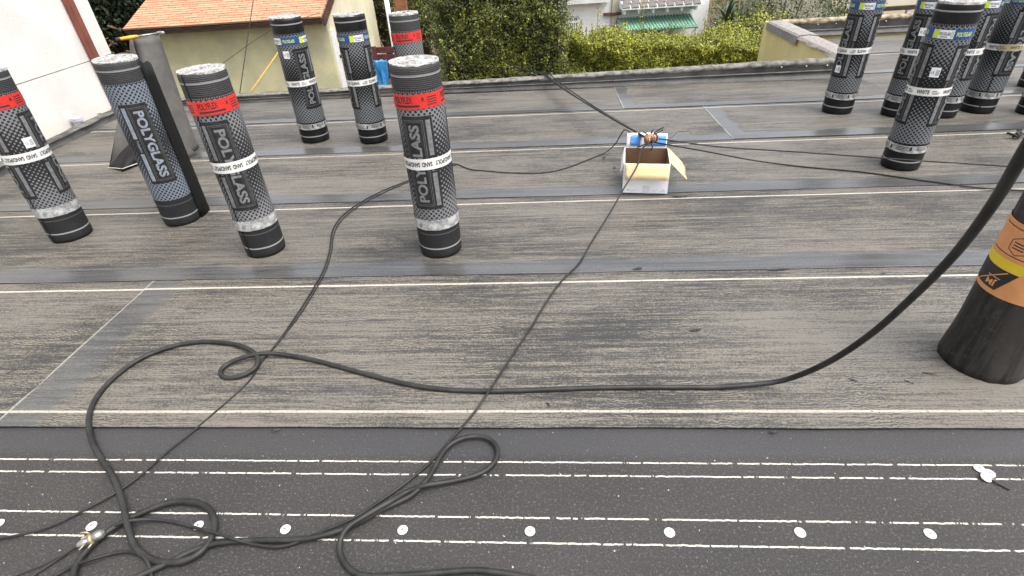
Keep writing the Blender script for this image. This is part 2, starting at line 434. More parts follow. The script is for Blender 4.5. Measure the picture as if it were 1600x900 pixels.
# ------------------------------------------------------------------ white building on the left
XW = -4.45
wb = empty('white_building', (XW, 6.0, -3), 0, 'tall white stucco building wall with brown downpipe beside the roof', 'building')
LOFF = Vector((XW, 6.0, -3))
boxo('wall', -6.0, 0, -9.0, .695, 0, 3.53, MT['stucco_white'], wb)
boxo('wall', -6.0, -.001, -9.0, .695, 3.538, 7.0, MT['stucco_white'], wb)
boxo('joint', -5.9, -.010, -8.9, .68, 3.52, 3.55, mottled('joint', (.12, .11, .10), (.2, .19, .18), 10), wb)
p0 = GX(103, 0, XW+.05); p1 = GX(150, 92, XW+.05)
dp = boxo('downpipe', .004, .075, p1.y-6-.045, p1.y-6+.045, .3, 6.9, MT['brown_paint'], wb, .008)
for zz in (1.2, 3.0, 4.6): boxo('bracket', 0, .082, p1.y-6-.062, p1.y-6+.062, zz, zz+.03, MT['brown_paint'], wb)
# small white vent at the wall's foot
vp = GX(122, 192, XW+.06)
vb = bmesh.new(); tube_mesh('', [Vector((.06, vp.y-6, 2.9)), Vector((.06, vp.y-6, 3.085))], .045, 14, bm=vb)
MT['vent'] = mottled('vent_grey', (.46, .45, .50), (.38, .37, .42), 9, .5, .3, .1, 40)
vent = obj('vent_pipe', vb, MT['vent'], wb)
vb = bmesh.new()
tube_mesh('', [Vector((.06, vp.y-6, 3.078)), Vector((.06, vp.y-6, 3.095))], .056, 14, bm=vb); tube_mesh('', [Vector((.06, vp.y-6, 3.097)), Vector((.06, vp.y-6, 3.11))], .05, 14, bm=vb)
obj('vent_cap', vb, MT['house_trim'] if 'house_trim' in MT else MT['vent'], vent)
# hairline crack
cp = [GX(x, y, XW+.002)-LOFF for x, y in ((152, 178), (156, 177), (160, 178), (166, 178.5), (170, 177), (176, 175))]
obj('crack', tube_mesh('crack', cp, .0025, 5), mottled('crack', (.12, .11, .1), (.2, .18, .16)), wb)

# ------------------------------------------------------------------ text on cylinders
def text_bm(txt, bold=.0):
    cu = bpy.data.curves.new('t', 'FONT'); cu.body = txt; cu.size = 1; cu.resolution_u = 3; cu.offset = bold
    o = bpy.data.objects.new('t', cu); COL.objects.link(o)
    dg = bpy.context.evaluated_depsgraph_get(); me = bpy.data.meshes.new_from_object(o.evaluated_get(dg))
    bm = bmesh.new(); bm.from_mesh(me)
    bpy.data.objects.remove(o); bpy.data.curves.remove(cu); bpy.data.meshes.remove(me)
    xs = [v.co.x for v in bm.verts]; ys = [v.co.y for v in bm.verts]
    x0, x1, y0, y1 = min(xs), max(xs), min(ys), max(ys)
    for v in bm.verts: v.co = Vector(((v.co.x-x0)/(x1-x0), (v.co.y-y0)/(y1-y0), 0))
    return bm
_tc = {}
def text_into(bm, txt, x0, x1, y0, y1, bold=.02, flip=False):
    k = (txt, bold)
    if k not in _tc:
        t = text_bm(txt, bold); me = bpy.data.meshes.new('tx'); t.to_mesh(me); t.free(); _tc[k] = me
    n0 = len(bm.verts); bm.from_mesh(_tc[k]); bm.verts.ensure_lookup_table()
    for v in bm.verts[n0:]:
        a, b = (1-v.co.x, 1-v.co.y) if flip else (v.co.x, v.co.y)
        v.co = Vector((x0+(x1-x0)*a, y0+(y1-y0)*b, 0))
def rect(bm, x0, x1, y0, y1):
    bm.faces.new([bm.verts.new(p+(0,)) for p in ((x0, y0), (x1, y0), (x1, y1), (x0, y1))])
def frame(bm, x0, x1, y0, y1, w_):
    rect(bm, x0, x1, y0, y0+w_); rect(bm, x0, x1, y1-w_, y1); rect(bm, x0, x0+w_, y0+w_, y1-w_); rect(bm, x1-w_, x1, y0+w_, y1-w_)
RR = .116
def wrap(bm, r, mode='u', v0=0, L=0, wob=0):
    """map flat print (x,y) to the cylinder: 'u' along the circumference, 'A' reading up, 'B' reading down"""
    if mode == 'A':
        for v in bm.verts: v.co = Vector((-v.co.y, v0+v.co.x, 0))
    elif mode == 'B':
        for v in bm.verts: v.co = Vector((v.co.y, v0+L-v.co.x, 0))
    else:
        for v in bm.verts: v.co = Vector((v.co.x, v0+v.co.y, 0))
    us = [v.co.x for v in bm.verts]; a = math.floor(min(us)/.011)+1
    while a*.011 < max(us):
        g = bm.verts[:]+bm.edges[:]+bm.faces[:]
        bmesh.ops.bisect_plane(bm, geom=g, plane_co=(a*.011, 0, 0), plane_no=(1, 0, 0)); a += 1
    for v in bm.verts:
        al = v.co.x/RR; vv = v.co.y + wob*math.sin(al+.6)
        v.co = Vector((r*math.sin(al), -r*math.cos(al), vv))
    bmesh.ops.recalc_face_normals(bm, faces=bm.faces[:])
    return bm
def to_me(name, bm, mat):
    me = bpy.data.meshes.new(name); bm.to_mesh(me); bm.free(); me.materials.append(mat); return me

def roll_mat(name, light, dark, ribs, blue=0):
    M = Mat(name, dark, .55, .25); u, v, _ = M.xyz('UV'); p = .0185
    c = M.coord('Object')
    a = (u+v)*(2*math.pi/(p*1.41)); b = (u-v)*(2*math.pi/(p*1.41))
    h = a.cos()+b.cos()
    d = (v-.53).abs()*4.1
    Tn = (1.72-d*2.3).mx(-.35) + (M.noise(c, 9, 3)-.5)*.25
    ink = (h-Tn).ss(-.12, .12)*((v-.53).abs() < .346)
    fine = M.noise(c, 240, 3, .7)
    ink = ink*(.72+(fine-.4)*.9).clamp()
    col = M.mix(ink, dark, light)
    dash = ((u*(2*math.pi/.012)).sin() > 0)*((v-.882).abs() < .003)
    col = M.mix(dash*.7, col, light)
    dash2 = ((u*(2*math.pi/.012)).sin() > 0)*((v-.150).abs() < .003)
    col = M.mix(dash2*.5, col, light)
    wob = (M.noise(c, 6, 2)-.5)*.006
    ln = 1.0-((v-.952+wob).abs()).ss(.003, .0055); ln2 = 1.0-((v-.062+wob).abs()).ss(.003, .0055)
    col = M.mix(ln.mx(ln2)*.7, col, (.36, .36, .36))
    if ribs:
        rb = (v*(2*math.pi/.0085)).sin()*(v > .888)
        col = M.mix((rb*.5+.5)*(v > .888)*.55*(fine.ss(.3, .6)), col, (.11, .107, .104))
        h_ = rb*.6+fine*.8
    else: h_ = fine*.5
    dust = M.noise(c, 5, 5, .7).ss(.5, .8); col = M.mix(dust*.05, col, (.30, .28, .25))
    M.set('Base Color', col); M.set('Roughness', (.62 if ribs else .42)+(fine-.5)*.3); M.bump(h_, .4 if ribs else .2, .003)
    return M.m
MR = dict(sand=roll_mat('wrap_sand', (.205, .205, .215), (.017, .0165, .017), True),
          black=roll_mat('wrap_black', (.175, .185, .195), (.006, .006, .0065), False),
          blue=roll_mat('wrap_blue', (.20, .228, .275), (.017, .0175, .019), True))
MT['panel'] = mottled('print_black', (.006, .006, .0065), (.010, .010, .010), 20, .5, .25, .2, 200, .002)
MT['panel_s'] = mottled('print_dark', (.013, .0125, .013), (.024, .023, .023), 40, .6, .25, .3, 200, .003)
MT['ink_grey'] = mottled('print_grey', (.19, .195, .20), (.12, .12, .125), 60, .55, .3, .1, 200)
MT['ink_faint'] = mottled('print_faint', (.115, .115, .12), (.07, .07, .073), 60, .55, .3, .1, 200)
MT['ink_blue'] = mottled('print_blue', (.27, .30, .35), (.18, .20, .235), 50, .55, .3, .1, 200)
MT['tape_white'] = mottled('tape_white', (.72, .71, .68), (.60, .59, .56), 12, .35, .5, .15, 30, .003)
MT['tape_clear'] = mottled('tape_silver', (.46, .46, .445), (.20, .20, .20), 34, .28, .6, .5, 60, .005, detail=7)  # the dark mottling paints reflections into the glossy tape
MT['red'] = mottled('label_red', (.62, .030, .022), (.50, .022, .018), 10, .4, .4, .1, 40)
MT['blue'] = mottled('label_blue', (.018, .06, .26), (.014, .045, .20), 10, .4, .4, .1, 40)
MT['lime'] = mottled('label_lime', (.48, .60, .03), (.42, .54, .03), 10, .4, .4, 0)
MT['label_white'] = mottled('label_white', (.74, .74, .74), (.66, .66, .67), 10, .4, .4, 0)
MT['ink_black'] = mottled('ink_black', (.02, .02, .02), (.03, .03, .03), 20, .6, .3, 0)
MT['gold'] = mottled('tape_gold', (.42, .36, .20), (.30, .26, .16), 14, .3, .5, .2, 30, .003)
MT['roll_end'] = mottled('roll_end', (.62, .60, .57), (.22, .215, .205), 45, .85, .2, .5, 120, .004)

PL = .475
MT['bitumen'] = mottled('bitumen', (.006, .006, .006), (.010, .0095, .009), 9, .6, .2, .2, 60)
def panel_parts(mode, v0):
    b = bmesh.new(); rect(b, 0, PL, -.078, .072); panel = wrap(b, RR+.0006, mode, v0, PL)
    g = bmesh.new(); text_into(g, 'POLYGLASS', .040, PL-.040, -.012, .040, .035)
    rect(g, .018, .195, -.068, -.046); rect(g, .285, PL-.018, -.068, -.046); text_into(g, 'Polyglass', .205, .275, -.064, -.046, .01)
    grey = wrap(g, RR+.0011, mode, v0, PL)
    f = bmesh.new(); frame(f, .018, PL-.018, -.036, .060, .003); frame(f, .026, PL-.026, -.028, .052, .002)
    for i in range(18):
        a = .03+i*.023; rect(f, a, a+.016, .064, .068)
    faint = wrap(f, RR+.0010, mode, v0, PL)
    return panel, grey, faint
def mk_panels(sfx, pm, gm, fm):
    out = {}
    for mode in 'AB':
        p, g, f = panel_parts(mode, .300)
        out[mode] = (to_me('print_panel', p, pm), to_me('lettering', g, gm), to_me('outline', f, fm))
    return out
PAN = dict(sand=mk_panels('s', MT['panel_s'], MT['ink_faint'], MT['ink_faint']),
           black=mk_panels('b', MT['panel'], MT['ink_grey'], MT['ink_faint']),
           blue=mk_panels('u', MT['panel_s'], MT['ink_blue'], MT['ink_faint']))
for mode in 'AB': PAN['sand'][mode][1].materials[0] = MT['ink_grey']

def body_mesh(name, mat, seed, dent=None):
    bm = bmesh.new(); uvl = bm.loops.layers.uv.new('UVMap'); NA, NV = 72, 44; rows = []
    def rad(al, v):
        r = RR - .0009 - .0009*nz(math.sin(al)*2.1+seed, math.cos(al)*2.1, v*3.2) - .0007*nz(math.sin(al)*5, math.cos(al)*5+seed, v*11)
        ov = ((al+math.pi*.80) % (2*math.pi))/(2*math.pi)
        r -= .0035*(1-ov)**6                       # step of the outer end of the sheet
        e = min(v, 1-v); r -= .004*max(0, 1-e/.012)**2
        if dent:
            for (da, dv, dr, dw) in dent:
                q = ((al-da)/.55)**2+((v-dv)/dw)**2; r -= dr*math.exp(-q)
        return min(r, RR-.0001)
    for j in range(NV+1):
        f = j/NV; v = f if 2 < j < NV-2 else f
        rows.append([bm.verts.new((rad(-math.pi+2*math.pi*i/NA, v)*math.sin(-math.pi+2*math.pi*i/NA), -rad(-math.pi+2*math.pi*i/NA, v)*math.cos(-math.pi+2*math.pi*i/NA),
                     v + (.003*nz(math.sin(i*.087)*3+seed, math.cos(i*.087)*3) if j == NV else 0))) for i in range(NA)])
    for j in range(NV):
        for i in range(NA):
            k = (i+1) % NA
            f = bm.faces.new((rows[j][i], rows[j][k], rows[j+1][k], rows[j+1][i])); f.smooth = True
            for lp, (ii, jj) in zip(f.loops, ((i, j), (i+1, j), (i+1, j+1), (i, j+1))):
                lp[uvl].uv = (RR*(-math.pi+2*math.pi*ii/NA), jj/NV)
    cap = bm.faces.new([rows[NV][i] for i in range(NA)]); bm.faces.new([rows[0][i] for i in range(NA)][::-1])
    bmesh.ops.translate(bm, verts=[v for v in cap.verts], vec=(0, 0, -.006))
    return to_me(name, bm, mat)
def spiral_mesh(seed):
    """cut edges of the wound layers on the roll's end"""
    bm = bmesh.new(); turns, SEG = 13, 40; N = turns*SEG; pitch = (RR-.004-.018)/turns; prev = None
    for i in range(N+1):
        a = 2*math.pi*i/SEG; fr = i/N; r = .018+pitch*a/(2*math.pi)
        sq = 1-.35*(1-fr)**3
        wv = .0012*nz(a*.7, seed); th = pitch*.60
        z = .998 + .0035*nz(a*.45, seed+4) + .004*(1-fr)**2*nz(a*.3, seed)
        pts = []
        for rr_, zz in ((r+wv, z-.012), (r+wv, z), (r+wv+th, z), (r+wv+th, z-.012)):
            pts.append(bm.verts.new((rr_*math.cos(a), rr_*math.sin(a)*sq, zz)))
        if prev:
            for k in range(3): bm.faces.new((prev[k], prev[k+1], pts[k+1], pts[k]))
        prev = pts
    bmesh.ops.recalc_face_normals(bm, faces=bm.faces[:])
    return to_me('wound_layers', bm, MT['roll_end'])
SPIRALS = [spiral_mesh(s) for s in (1.3, 5.1, 9.7)]
def ring_mesh(name, mat, v0, v1, r=RR+.0013, wob=.004, seed=0, a0=-math.pi, a1=math.pi, crink=.0):
    bm = bmesh.new(); N = 72; rows = []
    for i in range(N+1):
        a = a0+(a1-a0)*i/N; w_ = wob*math.sin(a+.6+seed); rr = r+crink*nz(a*6, seed)
        rows.append([bm.verts.new((rr_*math.sin(a), -rr_*math.cos(a), v+w_+(.002*nz(a*5, seed+v*9) if crink else 0))) for v, rr_ in ((v0, rr), ((v0+v1)/2, rr+crink*nz(a*9, seed+5)), (v1, rr))])
    for i in range(N):
        for j in range(2): f = bm.faces.new((rows[i][j], rows[i+1][j], rows[i+1][j+1], rows[i][j+1])); f.smooth = True
    return to_me(name, bm, mat)
def band_text(items, v0, mat, r=RR+.0020, wob=.004):
    bm = bmesh.new()
    for (t, x0, x1, y0, y1, fl) in items:
        if t == '#': rect(bm, x0, x1, y0, y1)
        else: text_into(bm, t, x0, x1, y0, y1, .03, fl)
    return to_me('band_text', wrap(bm, r, 'u', v0, 0, wob), mat)
# printed straps and labels (meshes shared by all rolls)
sandtxt = [(t, x, x+w_, .014, .038, True) for t, x, w_ in [('SAND/POLY', -.34+k*.18, .105) for k in range(4)]] + [('SAND', -.215+k*.18, .042, .014, .038, True) if False else ('SAND', -.225+k*.18, -.225+k*.18+.05, .014, .038, True) for k in range(3)]
whitetxt = []
for k in range(5):
    x = -.34+k*.14
    whitetxt += [('WHITE', x, x+.068, .011, .034, False), ('#', x+.08, x+.105, .026, .030, False), ('#', x+.08, x+.12, .018, .021, False), ('#', x+.085, x+.115, .011, .014, False)]
whiteflip = [(t, -x1, -x0, y0, y1, t != '#') for (t, x0, x1, y0, y1, f) in whitetxt]
silver = []
for k in range(6):
    x = -.35+k*.115; silver += [('#', x, x+.07, .012, .015, False), ('#', x, x+.062, .022, .025, False), ('#', x, x+.066, .031, .034, False), ('#', x+.08, x+.092, .010, .036, False)]
SH = dict(
  s_mid=ring_mesh('strap', MT['tape_white'], .512, .568), s_mid_t=band_text(sandtxt, .514, MT['ink_black']),
  b_mid=ring_mesh('strap', MT['tape_white'], .484, .530), b_mid_t=band_text(whitetxt, .485, MT['ink_black']), b_mid_tf=band_text(whiteflip, .485, MT['ink_black']),
  b_gold=ring_mesh('strap_end', MT['gold'], .4845, .5295, RR+.0016, a0=.05, a1=1.5),
  s_low=ring_mesh('tape', MT['tape_clear'], .172, .232, RR+.0018, .005, 2, crink=.0012), b_low=ring_mesh('tape', MT['tape_clear'], .128, .176, RR+.0018, .004, 4, crink=.0010),
  low_t=band_text(silver, .130, MT['ink_black'], RR+.0036, .004),
  red=ring_mesh('label_band', MT['red'], .806, .872, RR+.0010, .003),
  blue=ring_mesh('label_band', MT['blue'], .808, .860, RR+.0010, .003))
redtxt = []
for k in range(3):
    x = -.36+k*.245
    redtxt += [('POLYFLEX', x, x+.098, .026, .057, False), ('#', x, x+.128, .010, .019, False), ('#', x+.140, x+.150, .034, .050, False)]
    for q in range(4): redtxt.append(('#', x+.165, x+.215, .013+q*.011, .018+q*.011, False))
SH['red_t'] = band_text(redtxt, .806, MT['ink_black'], RR+.0016, .003)
b1 = bmesh.new(); b2 = bmesh.new(); b3 = bmesh.new(); b4 = bmesh.new(); x = -.06
rect(b1, x, x+.030, .003, .049); rect(b2, x+.0305, x+.105, .003, .049)
text_into(b3, 'POLYGLASS', x+.034, x+.088, .020, .037, .03); rect(b3, x+.040, x+.078, .010, .014); rect(b3, x+.092, x+.094, .008, .044); rect(b3, x+.098, x+.100, .008, .044)
text_into(b4, 'POLYGLASS', x+.118, x+.205, .014, .038, .03)
SH['lime'] = to_me('label_patch', wrap(b1, RR+.0015, 'u', .8075, 0, 0), MT['lime']); SH['lw'] = to_me('label_patch', wrap(b2, RR+.0015, 'u', .8075, 0, 0), MT['label_white'])
SH['lt'] = to_me('label_print', wrap(b3, RR+.0020, 'u', .8075, 0, 0), MT['ink_black']); SH['lt2'] = to_me('label_print', wrap(b4, RR+.0016, 'u', .8075, 0, 0), MT['lime'])
SH['blue'] = ring_mesh('label_band', MT['blue'], .808, .860, RR+.0010, 0)
b = bmesh.new(); rect(b, -.024, .024, -.028, .028); SH['stick'] = to_me('sticker', wrap(b, RR+.0014, 'u', 0), MT['label_white'])
b = bmesh.new()
for i in range(3): rect(b, .004+i*.006, .007+i*.006, -.018, .014)
text_into(b, '15', -.018, -.004, -.010, .006, .02); SH['stick_t'] = to_me('sticker_print', wrap(b, RR+.0018, 'u', 0), MT['ink_faint'])

b = bmesh.new(); rect(b, -.0042, .0042, .004, .992); SH['edge'] = to_me('sheet_edge', wrap(b, RR+.0008, 'u', 0), MT['bitumen'])
def child(name, me, parent, az=0, z=0):
    o = bpy.data.objects.new(name, me); COL.objects.link(o); o.parent = parent; o.rotation_euler = (0, 0, az); o.location = (0, 0, z); return o
def roofing_roll(base, kind, label, group, A=None, B=None, rscale=1.0, tilt=(0, 0), sticker=None, strap=0, lab=0, gold=False, flip=False, bands=True, h=1.0, seed=0, dent=None, z=ZR, edge=None):
    yaw = math.atan2(-base.x, base.y)               # local -Y looks back at the camera's side of the roof
    e = empty('roofing_roll', (base.x, base.y, z), yaw, label, 'roofing roll', group)
    e.scale = (rscale, rscale, h)
    if tilt != (0, 0):
        axis = Vector((tilt[0], tilt[1], 1)).normalized()
        q = Vector((0, 0, 1)).rotation_difference(axis); e.rotation_euler = (q.to_matrix() @ Matrix.Rotation(yaw, 3, 'Z')).to_euler()
    child('body', body_mesh('body', MR[kind], seed, dent), e)
    child('wound_layers', SPIRALS[int(seed) % 3], e, seed)
    for mode, az in (('A', A), ('B', B)):
        if az is None: continue
        p, g, f = PAN[kind][mode]
        pn = child('print_panel', p, e, R(az)); child('lettering', g, pn); child('outline', f, pn)
    if edge is not None: child('sheet_edge', SH['edge'], e, R(edge))
    if bands:
        if kind == 'sand':
            l = child('label_band', SH['red'], e, lab); child('label_print', SH['red_t'], l)
            s_ = child('strap', SH['s_mid'], e, strap); child('strap_print', SH['s_mid_t'], s_)
            child('tape', SH['s_low'], e, strap+.8)
        else:
            l = child('label_band', SH['blue'], e, lab)
            for n, kx in (('label_patch', 'lime'), ('label_patch', 'lw'), ('label_print', 'lt'), ('label_print', 'lt2')):
                for q in range(3): child(n, SH[kx], l, q*2*math.pi/3)
            s_ = child('strap', SH['b_mid'], e, strap); child('strap_print', SH['b_mid_tf' if flip else 'b_mid_t'], s_)
            if gold: child('strap_end', SH['b_gold'], s_)
            t_ = child('tape', SH['b_low'], e, strap+.5); child('tape_print', SH['low_t'], t_)
    if sticker:
        for q in sticker:
            k = child('sticker', SH['stick'], e, R(q[0]), q[1]); child('sticker_print', SH['stick_t'], k)
    return e
GS = 'upright rolls of roofing membrane'
roofing_roll(G(114, 369), 'sand', 'sand grey roofing roll with red label and white sticker by the white building', GS, A=-68, B=62, sticker=[(18, .618)], lab=.25, strap=.3, tilt=(.018, .01), rscale=1.0, seed=1, edge=-58)
roofing_roll(G(417, 391), 'sand', 'sand grey roofing roll with red label, dented and upside-down, beside the unwrapped blue-grey roll', GS, B=-16, A=-151, rscale=.955, lab=.30, strap=.25, seed=2, edge=-52, dent=[(-.1, .785, .012, .012), (.25, .268, .010, .010), (.6, .31, .007, .03)])
roofing_roll(G(690, 390), 'sand', 'sand grey roofing roll with red label standing alone in front of the cable', GS, A=-17, B=118, rscale=1.02, lab=-.14, strap=.1, seed=3)
roofing_roll(G(494, 219), 'black', 'black roofing roll with blue label and white sticker in front of the garage wall', GS, A=32, B=167, rscale=1.06, tilt=(.02, -.02), sticker=[(-30, .735)], lab=1.05, strap=-.2, seed=4)
roofing_roll(G(585, 220), 'black', 'black roofing roll with blue label and two printed side panels beside the blue tarp', GS, A=-66, B=68, rscale=1.06, lab=2.35, strap=.5, gold=False, flip=True, seed=5)
p7 = G(630, 21, 1.0)
roofing_roll(Vector((p7.x, p7.y, 0)), 'sand', 'dusty grey roofing roll with red label, mostly hidden behind the lone red-labelled roll', GS, A=-100, B=120, rscale=.99, lab=.25, strap=0, seed=6)
roofing_roll(G(1404, 260), 'black', 'black roofing roll with blue label and white strap behind the stretched black wire', GS, A=-62, B=70, rscale=1.0, sticker=[(2, .625)], lab=-.07-.1, strap=.05, seed=7)
roofing_roll(G(1306, 175), 'black', 'black roofing roll with low white sticker beside the yellow parapet return', GS, A=-36, B=72, rscale=1.03, sticker=[(-40, .365)], lab=.1, strap=.3, flip=True, seed=8)
roofing_roll(G(1399, 180), 'black', 'black roofing roll with blue label tucked behind the white-strapped roll, left edge showing', GS, A=-28, B=107, rscale=1.02, sticker=[(-6, .655)], lab=-.3, strap=-.1, seed=9)
roofing_roll(G(1466, 181), 'black', 'black roofing roll almost hidden behind the white-strapped roll', GS, A=-120, B=60, rscale=1.0, lab=.6, strap=.5, seed=10)
roofing_roll(G(1524, 174), 'black', 'black roofing roll with gold ended white strap at the right side', GS, A=165, B=38, rscale=1.02, lab=1.0, strap=-.35, gold=True, seed=11, edge=8)
roofing_roll(G(1612, 178), 'black', 'black roofing roll cut by the picture edge beside the gold-strapped roll', GS, A=-120, B=120, rscale=1.0, lab=.6, strap=.5, seed=12)
roofing_roll(G(1612, 136), 'black', 'black roofing roll standing behind the roll next to the gold-strapped one', GS, A=-120, B=120, rscale=1.0, lab=.2, strap=.1, seed=13)
roofing_roll(G(1512, 78), 'black', 'dark roofing roll standing far back near the back parapet', GS, A=-50, B=85, rscale=1.1, lab=.4, strap=.2, seed=14)

# ------------------------------------------------------------------ unwrapped blue-grey roll with its loose end
e = roofing_roll(G(287, 344), 'blue', 'blue-grey printed roofing roll without straps, its black end hanging loose', GS, B=-6, A=-141, rscale=.97, tilt=(.035, -.02), bands=False, seed=15)
bm = bmesh.new(); NP = 16; rows = []
for i in range(NP+1):
    f = i/NP; a0_ = R(62); x = RR*math.sin(a0_)+.004 + .058*f; y = -RR*math.cos(a0_)-.002 + .05*f*f + .045*f
    top = .988-.055*f - .012*math.sin(f*6); rows.append([bm.verts.new((x+.010*f*(1-v), y, .004+v*top)) for v in [k/12 for k in range(13)]])
for i in range(NP):
    for j in range(12): bm.faces.new((rows[i][j], rows[i+1][j], rows[i+1][j+1], rows[i][j+1]))
o = obj('loose_end', bm, MT['bitumen'], e, smooth=True); md = o.modifiers.new('s', 'SOLIDIFY'); md.thickness = .004; md.offset = 1

# ------------------------------------------------------------------ loosely coiled sheet (cone) behind it
cs = G(262, 232); cs = Vector((-2.94, 4.62, ZR))
coil = empty('coiled_sheet', cs, 0, 'loosely coiled grey sheet standing like a cone with a hammer on top', 'roofing sheet')
MT['felt'] = mottled('felt', (.115, .11, .103), (.075, .072, .067), 4, .85, .25, .35, 160, .003)
TOPV = Vector((.075, .20, .90))
def coil_mesh(a0, a1, r0b, r1b, r0t, r1t, cut0=None, cut1=None, N=70, NV=22, lift=None):
    bm = bmesh.new(); rows = []
    for i in range(N+1):
        f = i/N; col_ = []
        for j in range(NV+1):
            v = j/NV; s_ = a0+(a1-a0)*f
            if cut1 is not None: s_ = a0+(cut1(v)-a0)*f
            rb = r0b+(r1b-r0b)*f; rt = r0t+(r1t-r0t)*f
            r = rb+(rt-rb)*(v**.85) + .006*nz(s_*1.2, v*2)
            zl = (lift(f) if lift else 0)
            zz = v*(TOPV.z-zl)+zl
            vv = zz/TOPV.z
            col_.append(bm.verts.new((TOPV.x*vv + r*math.cos(s_), TOPV.y*vv + r*math.sin(s_), zz)))
        rows.append(col_)
    for i in range(N):
        for j in range(NV): bm.faces.new((rows[i][j], rows[i+1][j], rows[i+1][j+1], rows[i][j+1]))
    return bm
o = obj('inner_wrap', coil_mesh(R(-200), R(160), .20, .235, .085, .100), MT['felt'], coil, smooth=True)
md = o.modifiers.new('s', 'SOLIDIFY'); md.thickness = .004
# outer wrap: free edge runs diagonally down across the front
o = obj('outer_wrap', coil_mesh(R(100), R(330), .250, .305, .108, .128, cut1=lambda v: R(338) - R(88)*(1-abs(1-v))**1.0*0 - R(92)*v), MT['felt'], coil, smooth=True)
md = o.modifiers.new('s', 'SOLIDIFY'); md.thickness = .004
# flared flap at the foot, its black underside with a pale line
bm = bmesh.new(); rows = []
fa, fb, fc, fd = G(171, 262, .012)-cs, G(193, 267, .012)-cs, G(232, 248, .012)-cs, None
pts_b = [G(171, 261, .012)-cs, G(192, 268, .012)-cs, G(235, 250, .012)-cs]
pts_t = [G(174, 254, .035)-cs, G(203, 224, .16)-cs, G(240, 228, .16)-cs]
MT['pale_line'] = mottled('pale_line', (.5, .49, .46), (.36, .35, .33), 30, .6, .3, 0)
NB = 12
def lerp3(P, f): return P[0].lerp(P[1], f*2) if f < .5 else P[1].lerp(P[2], f*2-1)
for i in range(NB+1):
    f = i/NB; a = lerp3(pts_b, f); b_ = lerp3(pts_t, f)
    rows.append([bm.verts.new(a.lerp(b_, k/6) + Vector((0, -.02*math.sin(math.pi*k/6), 0))) for k in range(7)])
for i in range(NB):
    for k in range(6): bm.faces.new((rows[i][k], rows[i+1][k], rows[i+1][k+1], rows[i][k+1]))
o = obj('flap', bm, MT['bitumen'], coil, smooth=True); md = o.modifiers.new('s', 'SOLIDIFY'); md.thickness = .004
pl = [lerp3(pts_b, i/10).lerp(lerp3(pts_t, i/10), .13)+Vector((0, -.022, 0)) for i in range(11)]
obj('edge_line', tube_mesh('edge_line', pl, .0035, 5), MT['pale_line'], coil)

bm = bmesh.new(); q = [G(171, 260, .012)-cs, G(174, 253, .037)-cs, G(204, 223, .162)-cs, G(241, 227, .162)-cs, G(240, 150, .45)-cs, G(196, 140, .50)-cs, G(186, 175, .36)-cs]
q = [bm.verts.new(v) for v in q]; bm.faces.new((q[0], q[1], q[6])); bm.faces.new((q[1], q[2], q[6])); bm.faces.new((q[2], q[5], q[6])); bm.faces.new((q[2], q[4], q[5])); bm.faces.new((q[2], q[3], q[4]))
o = obj('fold', bm, MT['felt'], coil, smooth=True); md = o.modifiers.new('s', 'SOLIDIFY'); md.thickness = .004; md.offset = -1
# hammer lying across the coil's top
hz = cs.z+TOPV.z+.012
h0 = G(181, 62, hz); h1 = G(251, 51, hz)
ham = empty('hammer', h0, math.atan2(h1.y-h0.y, h1.x-h0.x), 'claw hammer with yellow grip lying on top of the coiled sheet', 'hammer')
Lh = (h1-h0).length
def ell_tube(name, xs, rs, mat, parent, sy=1.0):
    bm = bmesh.new(); path = [Vector((x, 0, 0)) for x in xs]
    tube_mesh('', path, lambda i: rs[i], 12, bm=bm)
    for v in bm.verts: v.co.z *= sy
    return obj(name, bm, mat, parent, smooth=True)
ell_tube('butt_cap', [0, .006, .02, .028], [.010, .019, .020, .018], MT['rubber'], ham, .75)
ell_tube('grip', [.028, .05, .10, .15, .165], [.018, .016, .019, .017, .012], MT['yellow'], ham, .75)
ell_tube('shaft', [.165, .25, Lh-.02], [.009, .008, .009], MT['steel'], ham, .8)
bm = bmesh.new()
tube_mesh('', [Vector((Lh, y, 0)) for y in (-.055, -.05, -.03, -.02, 0, .015)], lambda i: (.012, .014, .013, .010, .013, .012)[i], 12, bm=bm)
for s_ in (-1, 1):
    tube_mesh('', [Vector((Lh+s_*.004, .012, 0)), Vector((Lh+s_*.008, .035, .002)), Vector((Lh+s_*.011, .058, -.006)), Vector((Lh+s_*.013, .078, -.020))], lambda i: (.009, .008, .006, .002)[i], 8, bm=bm)
obj('head', bm, MT['steel'], ham, smooth=True)

